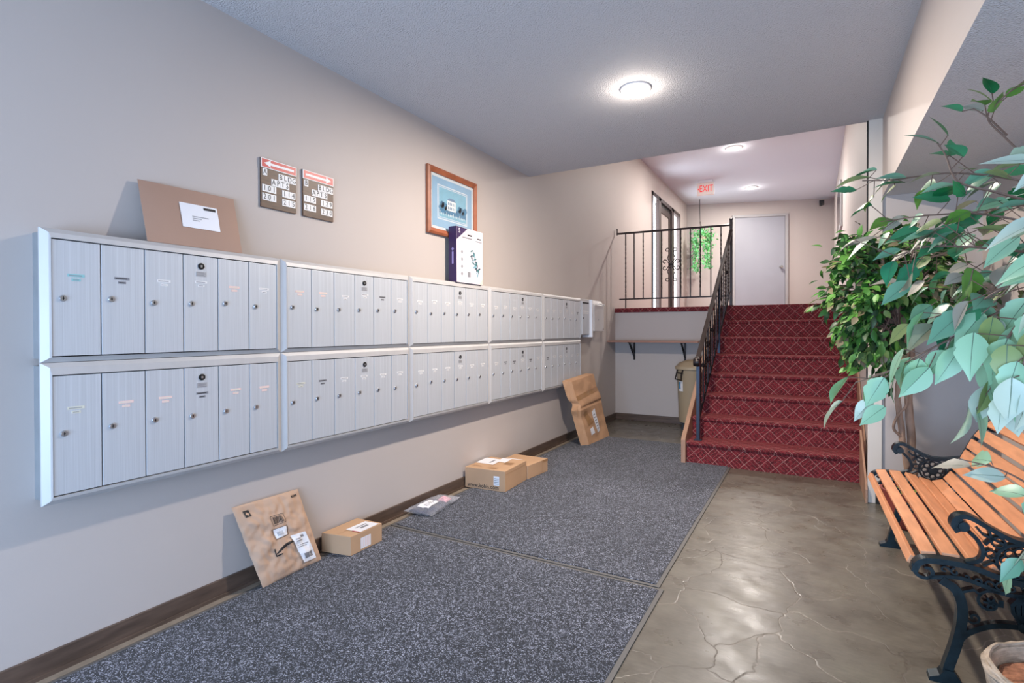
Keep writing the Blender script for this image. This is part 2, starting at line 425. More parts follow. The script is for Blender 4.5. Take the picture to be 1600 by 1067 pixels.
# upstairs glazed entrance in the left wall
b = MB()
for y0, y1 in ((9.17, 9.24), (9.66, 9.80), (10.66, 10.82), (11.32, 11.39)): b.box(-.05, .012, y0, y1, ZL, 3.65)
b.box(-.05, .012, 9.17, 11.39, 3.58, 3.65); b.box(-.05, .012, 9.24, 9.66, ZL, ZL+.04); b.box(-.05, .012, 10.82, 11.32, ZL, ZL+.04)
win = struct('window_1', b, MT['bronze'], bevel=.003)
for y0, y1 in ((9.24, 9.66), (10.82, 11.32)):
    g = MB(); g.box(-.016, -.010, y0, y1, ZL+.04, 3.58); p = obj('glass_pane', g, MT['pane'], win); p['kind'] = 'structure'
b = MB(); b.box(-.09, -.04, 9.80, 10.66, ZL+.005, 3.52); b.box(-.095, -.02, 9.80, 9.86, ZL+.005, 3.52, 1); b.box(-.095, -.02, 10.56, 10.66, ZL+.005, 3.52, 1)
b.box(-.095, -.02, 9.86, 10.56, 3.42, 3.52, 1)
d1 = struct('door_1', b, [MT['wall'], MT['bronze']])
g = MB(); g.box(-.10, -.03, 9.80, 10.66, 3.53, 3.575); p = obj('door_closer', g, MT['sensor'], d1)

# far grey door, in the skewed far wall
ang = math.atan2(.99, 3.1)
DM = Matrix.Translation((0, 12.148, 0)) @ Matrix.Rotation(ang, 4, 'Z')
b = MB(); b.box(.99, 1.985, -.035, -.002, ZL+.004, 3.66, 0, DM); dr = struct('door_3', b, MT['greydoor'], bevel=.003)
g = MB(); g.lathe([(.028, 0), (.028, .01), (.012, .012), (.012, .04), (.03, .05), (.032, .07), (.02, .085), (.001, .088)], (1.90, 0, 2.58), 16, 0, None, 'y')
g.v = [DM @ Vector((p.x, -.035-p.y, p.z)) for p in g.v]; p = obj('door_knob', g, MT['knob'], dr, smooth=True)
b = MB()
for x0, x1, z0, z1 in ((.93, .985, ZL+.004, 3.72), (1.99, 2.045, ZL+.004, 3.72), (.985, 1.99, 3.665, 3.72)): b.box(x0, x1, -.05, -.002, z0, z1, 0, DM)
struct('trim_4', b, MT['doorframe'], bevel=.003)
b = MB(); b.box(.0, .93, -.015, 0, ZL, ZL+.08, 0, DM); b.box(2.045, 2.9, -.015, 0, ZL, ZL+.08, 0, DM); struct('baseboard_far', b, MT['doorframe'])

# ------------------------------------------------------------------ staircase
st = thing('staircase', 'flight of red lattice-carpeted stairs with oak stringers rising to the upper floor', 'stairs', (2.08, 5.13, 0))
Y0, RUN, RISE = 5.13, .2855, .1925
for k in range(8):
    z1 = .205+(ZL-.205)*k/7
    zb = 0 if k == 0 else .205+(ZL-.205)*(k-1)/7-.01
    yb = 7.13
    if k == 7: continue
    y0 = Y0+RUN*k
    # riser leaning back under a rounded nosing
    prof = [(y0+.018, zb), (y0+.018, z1-.04), (y0+.004, z1-.034), (y0-.004, z1-.02), (y0-.002, z1-.006), (y0+.01, z1), (y0+RUN+.02, z1), (y0+RUN+.02, zb)]
    b = MB(); b.prism(prof, 1.39, 2.783, 'x'); obj('step', b, MT['carpet'], st, smooth=True)
sl = (ZL-.205)/7/RUN
def stringer(x0, x1, h, y0=5.10):
    b = MB(); p = [(y0, 0), (y0, h), (y0+.03, h+.03), (7.12, h+.03+(7.12-y0-.03)*sl), (7.12, 1.2), (5.4, 0)]
    b.prism(p, x0, x1, 'x'); return b
obj('stringer', stringer(1.347, 1.387, .225), MT['stringer'], st, bevel=.003)
obj('stringer', stringer(2.784, 2.797, .27, 5.08), MT['stringer'], st, bevel=.002)
b = MB(); b.prism([(5.14, .02), (5.14, .2), (7.12, 1.55), (7.12, .02)], 1.342, 1.347, 'x'); obj('side_panel', b, MT['wall'], st)
b = MB(); b.prism([(4.57, 0), (4.57, .10), (4.60, .13), (5.122, .44), (5.122, 0)], 2.750, 2.764, 'x'); obj('stringer', b, MT['stringer'], st, bevel=.002)

# ------------------------------------------------------------------ floor mats
def floor_mat_thing(x0, x1, y0, y1, label, taper=0):
    t = thing('floor_mat', label, 'mat', ((x0+x1)/2, (y0+y1)/2, 0), 'charcoal entrance mats')
    b = MB(); b.box(x0+.02, x1-.02, y0+.02, y1-.02, .003, .011); obj('pile', b, MT['mat'], t, bevel=.002)
    e = MB()
    e.box(x0, x0+.022, y0, y1, 0, .007); e.box(x1-.022, x1, y0, y1, 0, .007); e.box(x0+.022, x1-.022, y0, y0+.022, 0, .007); e.box(x0+.022, x1-.022, y1-.022, y1, 0, .007)
    obj('rubber_edge', e, MT['rubber'], t)
    return t
MT['rubber'] = simple('grey_rubber_edge', '605e5c', .6)
floor_mat_thing(.065, 1.80, -1.4, 2.565, 'flecked charcoal entrance mat in the foreground, nearest the camera')
floor_mat_thing(.065, 1.775, 2.575, 5.95, 'flecked charcoal entrance mat farther back, reaching towards the stairs')

# ------------------------------------------------------------------ mailboxes
YB = [0.800, 1.757, 2.733, 3.722, 4.722, 5.717]
ROWS = [(1.141, 1.612, 1.163, 1.574), (.640, 1.139, .671, 1.092)]
XF = .100
door_me = []
for (z0, z1, d0, d1) in ROWS:
    b = MB(); b.box(-.012, 0, -.0735, .0735, 0, d1-d0); door_me.append(b.mesh('mailbox_door', [MT['door']], .0012))
b = MB(); b.lathe([(.0115, 0), (.0115, .003), (.0095, .0055), (.001, .0055)], (0, 0, 0), 18, 0, None, 'x'); b.box(.005, .0062, -.0012, .0012, -.006, .006, 1); b.lathe([(.003, .005), (.003, .0064), (.0001, .0064)], (0, 0, 0), 8, 1, None, 'x')
lock_me = b.mesh('lock', [MT['lock'], MT['lockdark']], 0, True)
b = MB(); b.lathe([(.014, 0), (.014, .003), (.010, .004), (.0095, .001), (.001, .001)], (0, 0, 0), 18, 0, None, 'x'); b.box(.001, .005, -.004, .004, -.005, .005, 1)
mlock_me = b.mesh('master_lock', [MT['lockdark'], MT['lock']], 0, True)
b = MB(); b.box(0, .001, -.022, .022, -.010, .010, 0)
for i in range(4): b.box(.001, .0013, -.018, .018-.006*(i % 2), -.0075+i*.0045, -.0055+i*.0045, 1)
plate_me = b.mesh('number_plate', [simple('stamped_plate', 'b4b6ba', .4, .4), MT['greyink']])
def label_mesh(kind, c2):
    b = MB(); b.box(0, .0007, -.026, .026, -.005, .005, 0); b.box(0, .0007, -.014, .014, -.020, -.011, 0)
    b.box(.0007, .0009, -.022, .018, -.0018, .0012, 1); b.box(.0007, .0009, -.010, .009, -.017, -.0145, 1)
    return b.mesh('name_label', [kind, c2])
LB = {'w': label_mesh(MT['white'], MT['greyink']), 't': label_mesh(MT['teal'], MT['greyink']), 'p': label_mesh(MT['pink'], MT['cream']),
      'c': label_mesh(MT['cream'], MT['greyink']), 'k': label_mesh(MT['greyink'], MT['ink'])}
KINDS = [['tkwwpw', 'ppwwkw', 'wwwwww', 'wwwwww', 'wwwwwk'], ['cppkpp', 'ckwwww', 'wwwwww', 'wkkwkw', 'kwwwww']]
POSN = ['nearest the camera', 'second from the left end', 'in the middle of the row', 'second from the far end', 'at the far end']
rnd = random.Random(3)
for ri, (z0, z1, d0, d1) in enumerate(ROWS):
    for ci in range(5):
        y0, y1 = YB[ci]+.0005, YB[ci+1]-.0005
        extra = {(0, 0): ', under the brown envelope', (0, 2): ', under the purple box', (1, 4): ', above the leaning tall carton'}.get((ri, ci), '')
        t = thing('mailbox_bank', '%s bank of six aluminium mailboxes %s%s' % (('upper', 'lower')[ri], POSN[ci], extra), 'mailboxes', (0, (y0+y1)/2, z0), 'wall mailbox banks')
        lo = t.location
        fw = (y1-y0-.9)/2 if ci else .028
        fw = .028
        b = MB()   # mitred frame: sloped profile
        ti = .030 if ri == 0 else .042
        outer = [(y0, z0), (y1, z0), (y1, z1), (y0, z1)]
        inn = [(y0+fw, d0-.004), (y1-fw, d0-.004), (y1-fw, d1+.004), (y0+fw, d1+.004)]
        rings = [[(.080, *p) for p in outer], [(.088, *p) for p in outer], [(.102, p[0]+(.004 if k in (0, 3) else -.004), p[1]) for k, p in enumerate([(y0+.018, z0+.016), (y1-.018, z0+.016), (y1-.018, z1-.016), (y0+.018, z1-.016)])],
                 [(.104, *p) for p in inn], [(.088, *p) for p in inn]]
        vs = [p for r_ in rings for p in r_]; fs = [(i*4+k, i*4+(k+1) % 4, (i+1)*4+(k+1) % 4, (i+1)*4+k) for i in range(4) for k in range(4)]
        b.add(vs, fs); obj('frame', b, MT['frame'], t)
        b = MB(); b.box(0.0, .086, y0+.012, y1-.012, z0+.012, z1-.012); obj('housing', b, MT['housing'], t)
        b = MB(); b.box(.0862, .0872, y0+fw-.001, y1-fw+.001, d0-.005, d1+.005); obj('backing', b, MT['dark'], t)
        pw = (y1-y0-2*fw)/6
        for k in range(6):
            yc = y0+fw+pw*(k+.5)
            wdoor = inst('mailbox_door', door_me[ri], (XF, yc-lo.y, d0-lo.z), t)
            wdoor.scale = (1, (pw-.004)/.147, 1)
            H_ = d1-d0; jit = rnd.uniform(-.006, .006)
            lz = (.505 if ri == 0 else .51)*H_+jit
            inst('lock', lock_me, (.0003, -.042, lz), wdoor)
            lab_z = (.70 if ri == 0 else .73)*H_+rnd.uniform(-.006, .006)
            if k == 3:
                inst('master_lock', mlock_me, (.0003, 0, H_-.043), wdoor); inst('number_plate', plate_me, (.0003, 0, H_-.077), wdoor); lab_z = H_-.112
            kd = KINDS[ri][ci][k]
            inst('name_label', LB[kd], (.0003, rnd.uniform(-.006, .006), lab_z), wdoor)
# two single mailboxes past the row
t = thing('wall_mailbox', 'single tall grey metal mailbox with a dark slot, right after the last bank', 'mailbox', (0, 5.86, 1.17))
b = MB(); b.box(0, .09, 5.735, 6.0, 1.19, 1.612); obj('housing', b, MT['frame'], t, bevel=.003)
b = MB(); b.box(.09, .1, 5.745, 5.965, 1.2, 1.585); d = obj('mailbox_door', b, MT['door'], t, bevel=.002)
b = MB(); b.box(.1, .102, 5.76, 5.95, 1.558, 1.576); obj('mail_slot', b, MT['ink'], t)
b = MB(); b.box(.0, .125, 6.0, 6.03, 1.165, 1.612); obj('side_strip', b, MT['white2'], t, bevel=.002)
b = MB(); b.box(.1, .1015, 5.78, 5.94, 1.465, 1.475); b.box(.1, .1015, 5.78, 5.94, 1.44, 1.45); obj('name_label', b, MT['white'], d)
b = MB(); b.lathe([(.009, 0), (.009, .004), (.001, .004)], (.1, 5.79, 1.39), 12, 0, None, 'x'); obj('lock', b, MT['lockdark'], d)
t = thing('wall_mailbox', 'small white metal mailbox with sloped lid, rightmost on the left wall', 'mailbox', (0, 6.24, 1.23))
b = MB(); b.prism([(.0, 1.235), (.13, 1.235), (.13, 1.55), (.09, 1.61), (0, 1.63)], 6.06, 6.40, 'y'); obj('box', b, simple('white_mailbox_paint', 'c9c5c4', .4), t, bevel=.004)
b = MB(); b.tube([(.132, 6.16, 1.565), (.15, 6.17, 1.567), (.15, 6.36, 1.56), (.132, 6.37, 1.558)], .006, 8); obj('handle', b, MT['white'], t, smooth=True)
b = MB(); b.lathe([(.009, 0), (.009, .004), (.001, .004)], (.13, 6.20, 1.38), 12, 0, None, 'x'); obj('lock', b, MT['lock'], t)
b = MB(); b.lathe([(.008, 0), (.008, .003), (.001, .003)], (.13, 6.37, 1.26), 12, 0, None, 'x'); obj('rivet', b, MT['ink'], t)

# ------------------------------------------------------------------ things on the mailboxes and wall
def pillow(mb, c00, c10, c11, c01, nx, ny, thick, amp=0, fr=6, seed=0, mi=0, rim=.25):
    c00, c10, c11, c01 = map(Vector, (c00, c10, c11, c01)); nrm = (c10-c00).cross(c01-c00).normalized()
    def P(u, v, side=1, lift=0):
        p = c00*(1-u)*(1-v)+c10*u*(1-v)+c11*u*v+c01*(1-u)*v
        e = min(1, min(u, 1-u)/rim)*min(1, min(v, 1-v)/rim); e = max(0, e)**.5
        q = noise.noise(Vector((u*fr, v*fr, seed)))+.5*noise.noise(Vector((u*fr*2.3, v*fr*2.3, seed+5)))
        return p+nrm*(side*thick/2*e+amp*q*(.3+.7*e)+lift)
    vs = []
    for s_ in (1, -1):
        for j in range(ny+1):
            for i in range(nx+1): vs.append(P(i/nx, j/ny, s_)+nrm*s_*.0008)
    n1 = (nx+1)*(ny+1); fs = []
    for j in range(ny):
        for i in range(nx):
            a = j*(nx+1)+i; q = (a, a+1, a+nx+2, a+nx+1); fs += [q, tuple(n1+k for k in q[::-1])]
    ring = [i for i in range(nx+1)]+[j*(nx+1)+nx for j in range(1, ny+1)]+[ny*(nx+1)+i for i in range(nx-1, -1, -1)]+[j*(nx+1) for j in range(ny-1, 0, -1)]
    for k in range(len(ring)):
        a, c = ring[k], ring[(k+1) % len(ring)]; fs.append((a, n1+a, n1+c, c))
    mb.add(vs, fs, mi); return P
def decal(mb, P, poly, mi, lift=.0015, n=6):
    """quad (4 uv corners) wrapped on surface P"""
    a, b_, c, d = [Vector(q) for q in poly]; vs = []
    for j in range(n+1):
        for i in range(n+1):
            u, v = i/n, j/n; q = a*(1-u)*(1-v)+b_*u*(1-v)+c*u*v+d*(1-u)*v; vs.append(P(q.x, q.y, 1, lift))
    mb.add(vs, [(j*(n+1)+i, j*(n+1)+i+1, (j+1)*(n+1)+i+1, (j+1)*(n+1)+i) for j in range(n) for i in range(n)], mi)
def sub(poly, u0, v0, u1, v1):
    a, b_, c, d = [Vector(q) for q in poly]
    f = lambda u, v: tuple(a*(1-u)*(1-v)+b_*u*(1-v)+c*u*v+d*(1-u)*v)
    return [f(u0, v0), f(u1, v0), f(u1, v1), f(u0, v1)]

t = thing('envelope', 'large brown paper envelope with a white address label, standing on top of the mailboxes', 'envelope', (.05, 1.35, 1.612))
b = MB(); P = pillow(b, (.085, 1.147, 1.6135), (.085, 1.556, 1.6135), (.02, 1.556, 1.875), (.02, 1.143, 1.87), 14, 10, .012, .002, 3, 1)
obj('paper', b, MT['env'], t, smooth=True)
b = MB(); L = [(.36, .32), (.765, .32), (.765, .74), (.36, .74)]
decal(b, P, L, 0, .003); decal(b, P, sub(L, .62, .82, .95, .93), 1, .0036); decal(b, P, sub(L, .28, .46, .72, .49), 2, .0036); decal(b, P, sub(L, .28, .38, .52, .41), 2, .0036); decal(b, P, sub(L, .28, .30, .46, .33), 2, .0036)
b.keep = True; obj('address_label', b, [MT['white2'], MT['ink'], MT['greyink']], t)

def sign(y0, y1, z0, z1, left, rows, label):
    t = thing('direction_sign', label, 'sign', (0, (y0+y1)/2, z0), 'building direction signs')
    b = MB(); b.box(.0, .010, y0, y1, z0, z1); obj('board', b, MT['signwood'], t, bevel=.0015)
    b = MB(); hh = .048; zt = z1-.002; zm = zt-hh/2
    b.box(.010, .0125, y0-.001, y1+.001, zt-hh, zt, 0); b.box(.0125, .0128, y0+.004, y1-.004, zt-hh+.004, zt-.004, 1)
    ap = obj('arrow_panel', b, [MT['white'], MT['red']], t)
    s = 1 if left else -1; c = (y0+y1)/2
    def Y(v): return c+s*v
    poly = [(Y(-.088), zm), (Y(-.05), zm+.017), (Y(-.052), zm+.006), (Y(.088), zm+.006), (Y(.088), zm-.006), (Y(-.052), zm-.006), (Y(-.05), zm-.017)]
    b = MB(); b.prism(poly if left else poly[::-1], .0128, .0135, 'x'); obj('arrow', b, MT['white'], ap)
    zc = z1-.048
    for text, dy, dz in rows:
        n = len(text)
        for i, ch in enumerate(text):
            yc = y0+dy+i*.0268
            b = MB(); b.box(.010, .0118, yc-.0127, yc+.0127, z1-dz-.0175, z1-dz+.0175, 0); tl = obj('letter_tile', b, MT['white'], t)
            b = MB(); put_text(b, ch, .037, (.0122, yc, z1-dz), (0, 1, 0), (0, 0, 1), 0, sx=.85); obj('letter', b, MT['ink'], tl)
sign(1.709, 1.918, 1.874, 2.123, True, [('A', .022, .071), ('BLDG', .114, .079), ('APTS', .072, .115), ('101', .020, .152), ('114', .136, .158), ('201', .020, .195), ('215', .136, .203)],
     'left sign with a red left arrow over letters A BLDG APTS 101 114 201 215')
sign(1.961, 2.171, 1.874, 2.128, False, [('B', .022, .073), ('BLDG', .114, .079), ('APTS', .072, .115), ('115', .020, .156), ('129', .136, .160), ('216', .020, .203), ('230', .136, .208)],
     'right sign with a red right arrow over letters B BLDG APTS 115 129 216 230')

# framed picture
t = thing('framed_picture', 'reddish wood framed print of a white mansion with a blue mat, on the left wall', 'picture', (0, 3.345, 1.955))
py0, py1, pz0, pz1 = 3.025, 3.665, 1.955, 2.445; fw = .042
b = MB(); o_ = [(py0, pz0), (py1, pz0), (py1, pz1), (py0, pz1)]; i_ = [(py0+fw, pz0+fw), (py1-fw, pz0+fw), (py1-fw, pz1-fw), (py0+fw, pz1-fw)]; m_ = [(py0+.015, pz0+.015), (py1-.015, pz0+.015), (py1-.015, pz1-.015), (py0+.015, pz1-.015)]
rings = [[(.002, *p) for p in o_], [(.022, *p) for p in o_], [(.030, *p) for p in m_], [(.018, *p) for p in i_], [(.006, *p) for p in i_]]
b.add([p for r_ in rings for p in r_], [(i*4+k, i*4+(k+1) % 4, (i+1)*4+(k+1) % 4, (i+1)*4+k) for i in range(4) for k in range(4)]); obj('frame', b, MT['picframe'], t)
a0, a1, c0, c1 = py0+fw, py1-fw, pz0+fw, pz1-fw
b = MB(); b.box(.002, .008, a0-.005, a1+.005, c0-.005, c1+.005, 0); b.box(.008, .0085, a0+.022, a1-.022, c0+.022, c1-.022, 1); b.box(.0085, .009, a0+.085, a1-.085, c0+.08, c1-.07, 0); b.box(.009, .0095, a0+.093, a1-.093, c0+.088, c1-.078, 1); b.box(.0095, .0098, a0+.100, a1-.100, c0+.095, c1-.085, 0)
obj('mat_board', b, [MT['matcream'], MT['matblue']], t)
b = MB(); q0, q1, r0, r1 = a0+.104, a1-.104, c0+.099, c1-.089; X_ = .0098
b.box(X_, .0101, q0, q1, r0, r1, 0)
for k in range(14):
    yy = q0+.012+(q1-q0-.024)*k/13; rr = .018+.008*((k*7) % 3)
    if not 5 <= k <= 8: b.lathe([(rr, 0), (rr, .0004), (.001, .0004)], (.0101, yy, r0+.07+.012*((k*5) % 3)), 10, 1, None, 'x')
b.box(.0101, .0104, q0, q1, r0+.03, r0+.075, 1)
hc = (q0+q1)/2-.02; b.box(.0106, .0112, hc-.055, hc+.055, r0+.062, r0+.138, 2); b.prism([(hc-.058, r0+.138), (hc+.058, r0+.138), (hc+.03, r0+.158), (hc-.03, r0+.158)], .0106, .0111, 'x', 3)
for j in range(2):
    for i in range(5): b.box(.0112, .0115, hc-.045+i*.02, hc-.036+i*.02, r0+.072+j*.033, r0+.092+j*.033, 3)
for i in range(16): b.box(.0108, .0112, q0+.006+i*(q1-q0-.012)/16, q0+.012+i*(q1-q0-.012)/16, r0+.018, r0+.034+.012*((i*3) % 4 == 0), 2)
obj('print', b, [MT['p_sky'], MT['p_tree'], MT['p_house'], MT['p_win']], t)
b = MB(); b.box(.0135, .0145, a0, a1, c0, c1); obj('glass', b, glass('picture_glass', gloss=.07), t)

# purple and white product carton
t = thing('product_box', 'purple and white product carton standing on the mailboxes below the picture', 'box', (.06, 3.44, 1.612))
b = MB(); b.box(.034, .106, 3.255, 3.613, 1.6125, 2.03, 0)
pb = obj('carton', b, [MT['purple'], MT['boxwhite']], t)
for p in pb.data.polygons:
    if p.normal.x > .5: p.material_index = 1
b = MB(); X_ = .1062
b.prism([(3.256, 1.93), (3.256, 2.029), (3.40, 2.029)], X_, X_+.0006, 'x', 0); b.prism([(3.56, 1.6135), (3.612, 1.6135), (3.612, 1.66)], X_, X_+.0006, 'x', 1)
b.box(X_, X_+.0006, 3.40, 3.46, 1.975, 1.987, 2); b.box(X_, X_+.0006, 3.33, 3.46, 1.952, 1.962, 3); b.box(X_, X_+.0006, 3.535, 3.585, 1.965, 1.975, 2); b.box(X_, X_+.0006, 3.51, 3.60, 1.945, 1.952, 3)
for i in range(4): b.lathe([(.012, 0), (.012, .0006), (.001, .0006)], (X_, 3.325, 1.68+i*.055), 12, 3, None, 'x')
rr_ = random.Random(9)
for i in range(26):
    tt = i/25; cy_ = 3.46+.09*tt*(1-.2*tt)+rr_.uniform(-.035, .035); cz_ = 1.87-.17*tt+rr_.uniform(-.02, .02); an = rr_.uniform(0, PI)
    dx, dz = .022*math.cos(an), .022*math.sin(an); b.prism([(cy_-dx, cz_-dz), (cy_+dz*.4, cz_-dx*.4), (cy_+dx, cz_+dz), (cy_-dz*.4, cz_+dx*.4)], X_, X_+.0007+.00002*i, 'x', 4+i % 3)
b.box(X_, X_+.0006, 3.40, 3.44, 1.66, 1.70, 3)
obj('front_print', b, [MT['purple'], MT['pink'], MT['ink'], MT['greyink'], simple('print_teal', '3f6f73', .5), simple('print_pale_teal', '7ba7b3', .5), simple('print_slate', '2b4652', .5)], t)
b = MB(); b.box(.063, .077, 3.2540, 3.2550, 1.75, 1.84); b.prism([(.070, 1.845), (.082, 1.86), (.070, 1.875), (.058, 1.86)], 3.2540, 3.2550, 'y'); obj('side_emblem', b, simple('lilac_ink', 'a193c4', .5), t)
b = MB(); put_text(b, 'S', .05, (X_+.0011, 3.29, 2.0), (0, 1, 0), (0, 0, 1)); obj('letter', b, MT['white'], t)

# ------------------------------------------------------------------ parcels on the floor
t = thing('mailer_bag', 'crumpled kraft paper mailer leaning on the wall, black curved arrow and white labels', 'parcel', (.05, 1.78, .011))
b = MB(); P = pillow(b, (.115, 1.63, .013), (.105, 1.99, .013), (.022, 1.905, .405), (.022, 1.535, .412), 60, 60, .05, .015, 6, 3, 0, .28)
obj('paper_bag', b, MT['mailer'], t, smooth=True)
b = MB()
def outline(mb, P, poly, wd, mi, lift):
    pts = [Vector(q) for q in poly]+[Vector(poly[0])]
    for k in range(len(pts)-1):
        a, c = pts[k], pts[k+1]; d = (c-a); d.normalize(); nn = Vector((-d.y, d.x))*wd/2; decal(mb, P, [tuple(a-nn), tuple(c-nn), tuple(c+nn), tuple(a+nn)], mi, lift, 3)
L1 = [(.405, .65), (.60, .655), (.605, .765), (.40, .77)]; outline(b, P, L1, .005, 1, .003)
for i in range(9): decal(b, P, sub(L1, .14+i*.08, .12, .14+i*.08+.03+.02*(i % 3 == 0), .88), 1, .003, 4)
LM = [MT['white2'], MT['ink'], MT['greyink'], MT['mailer']]
b.keep = True; obj('printed_barcode', b, LM, t); b = MB()
L2 = [(.37, .48), (.58, .49), (.60, .61), (.36, .61)]; outline(b, P, L2, .005, 1, .003); L2b = sub(L2, .1, .06, .93, .97); decal(b, P, L2b, 0, .003)
for i in range(7): decal(b, P, sub(L2b, .2+.07*i, .2, .23+.07*i, .62+.08*(i % 2)), 2, .0037, 3)
b.keep = True; obj('barcode_label', b, LM, t); b = MB()
decal(b, P, [(.105, .845), (.185, .845), (.185, .925), (.105, .925)], 1, .003); decal(b, P, [(.12, .88), (.15, .86), (.17, .88), (.14, .905)], 3, .0037)
b.keep = True; obj('printed_mark', b, LM, t); b = MB()
for i in range(4): decal(b, P, [(.83+.03*i, .915), (.845+.03*i, .915), (.845+.03*i, .945), (.83+.03*i, .945)], 1, .003)
b.keep = True; obj('printed_mark', b, LM, t); b = MB()
pts = []
for i in range(17):
    q = i/16; pts.append((.31+.32*q, .315+.075*math.sin(q*PI*.62), .004+.011*math.sin(q*PI)**.8+.002*q))
for i in range(16):
    a, c = pts[i], pts[i+1]; decal(b, P, [(a[0]+a[2]*.4, a[1]-a[2]), (c[0]+c[2]*.4, c[1]-c[2]), (c[0]-c[2]*.4, c[1]+c[2]), (a[0]-a[2]*.4, a[1]+a[2])], 1, .003, 2)
decal(b, P, [(.292, .285), (.305, .28), (.315, .385), (.300, .38)], 1, .0032, 3); decal(b, P, [(.292, .285), (.385, .288), (.385, .303), (.295, .30)], 1, .0032, 3)
b.keep = True; obj('curved_arrow', b, LM, t); b = MB()
L3 = [(.673, .075), (.896, .066), (.84, .45), (.59, .465)]; decal(b, P, L3, 0, .006, 12)
for u0, v0, u1, v1 in ((.15, .82, .5, .85), (.15, .75, .62, .78), (.55, .85, .8, .93), (.12, .6, .86, .63), (.12, .54, .7, .565), (.2, .12, .85, .3)): decal(b, P, sub(L3, u0, v0, u1, v1), 2, .0068, 4)
b.keep = True; obj('shipping_label', b, LM, t)

def carton(name, label, corners, z0, z1, mat, cat='box', taper=0):
    t = thing(name, label, cat, (sum(c[0] for c in corners)/4, sum(c[1] for c in corners)/4, z0))
    b = MB(); b.hexa([(x, y, z0) for x, y in corners]+[(x, y, z1) for x, y in corners]); obj('carton', b, mat, t, bevel=.003); return t
def facequad(mb, O, ud, vd, u0, v0, u1, v1, mi, lift=.0012):
    O = Vector(O); ud = Vector(ud); vd = Vector(vd); n = ud.cross(vd).normalized()*lift
    vs = [O+ud*u+vd*v+n for u, v in ((u0, v0), (u1, v0), (u1, v1), (u0, v1))]; mb.add(vs, [(0, 1, 2, 3)], mi); mb.keep = True
t = carton('cardboard_box', 'small brown cardboard box with a white label, right of the paper mailer', [(.022, 2.062), (.212, 2.098), (.212, 2.342), (.022, 2.33)], .0115, .118, MT['kraft2'])
b = MB(); z = .118
O_, ud, vd = (.212, 2.098, z), (0, .244, 0), (-.19, -.02, 0)
facequad(b, O_, ud, vd, .30, .02, .92, .55, 0, .002); facequad(b, O_, ud, vd, .28, .02, .31, .30, 3, .0025); facequad(b, O_, ud, vd, .5, .2, .75, .3, 1, .0026); facequad(b, O_, ud, vd, .45, .35, .8, .4, 1, .0026)
b.keep = True; BM = [MT['white2'], MT['greyink'], MT['pink'], MT['red']]; obj('shipping_label', b, BM, t); b = MB()
O_, ud, vd = (.212, 2.098, .0115), (0, .244, 0), (0, 0, .1065)
facequad(b, O_, ud, vd, .30, .12, .62, .70, 0, .001)
for i in range(5): facequad(b, O_, ud, vd, .33+i*.055, .16, .35+i*.055, .66, 2, .0014)
obj('barcode_label', b, BM, t)
b = MB(); facequad(b, (.212, 2.098, z), (0, .244, 0), (-.19, -.02, 0), 0, .47, 1, .485, 0, .0008); obj('flap_seam', b, MT['tape'], t)

# clear poly bag
t = thing('poly_bag', 'clear plastic bag with dark and pink clothing, lying by the baseboard', 'parcel', (.11, 2.97, .011))
b = MB(); pillow(b, (.045, 2.775, .035), (.205, 2.80, .022), (.17, 3.08, .022), (.04, 3.05, .035), 16, 16, .035, .004, 4, 8); obj('clothing', b, MT['plug'], t, smooth=True)
b = MB(); pillow(b, (.10, 3.02, .045), (.17, 3.03, .04), (.15, 3.12, .035), (.08, 3.1, .045), 10, 10, .03, .006, 5, 2); obj('clothing', b, MT['pinkred'], t, smooth=True, label='pink folded cloth')
b = MB(); P = pillow(b, (.03, 2.74, .04), (.235, 2.78, .028), (.17, 3.20, .028), (.028, 3.13, .04), 26, 26, .056, .008, 7, 4); obj('clear_wrap', b, MT['plastic'], t, smooth=True)
b = MB(); L = [(.30, .14), (.72, .14), (.74, .5), (.32, .5)]; decal(b, P, L, 0, .003, 8)
for i in range(4): decal(b, P, sub(L, .35, .2+.16*i, .8-.1*(i % 2), .25+.16*i), 1, .0036, 3)
b.keep = True; obj('address_label', b, [MT['white2'], MT['greyink']], t)

t = carton('cardboard_box', 'wide brown carton printed with a web address, between the clear bag and the leaning carton', [(.024, 3.475), (.376, 3.50), (.356, 3.885), (.024, 3.86)], .0115, .172, MT['kraft2'])
b = MB(); put_text(b, 'www.kohls.com', .046, (.185, 3.4855, .038), (.352, .025, 0), (0, 0, 1), 0, .0006, .92); obj('printed_text', b, MT['ink'], t)
b = MB(); O_, ud, vd = (.024, 3.475, .0115), (.352, .025, 0), (0, 0, .16)
facequad(b, O_, ud, vd, .72, .27, .86, .72, 0, .001)
for i in range(4): facequad(b, O_, ud, vd, .735, .33+.085*i, .845, .36+.085*i, 1, .0014)
BM = [MT['white2'], MT['greyink'], MT['tape']]; obj('barcode_label', b, BM, t); b = MB()
O_, ud, vd = (.376, 3.50, .172), (-.02, .385, 0), (-.35, 0, 0)
facequad(b, O_, ud, vd, .34, .52, .80, .98, 0, .0015); obj('shipping_label', b, BM, t); b = MB(); facequad(b, O_, ud, vd, .60, .35, .92, .60, 0, .0018); facequad(b, O_, ud, vd, .45, .65, .7, .7, 1, .0022)
obj('shipping_label', b, BM, t); b = MB(); facequad(b, O_, ud, vd, .06, .28, .17, .46, 2, .0015); facequad(b, O_, ud, vd, .12, .70, .15, .95, 2, .0015)
for i in range(5): facequad(b, O_, ud, vd, .48+.04*i, .12, .50+.04*i, .34, 2, .0013)
obj('printed_marks', b, BM, t)
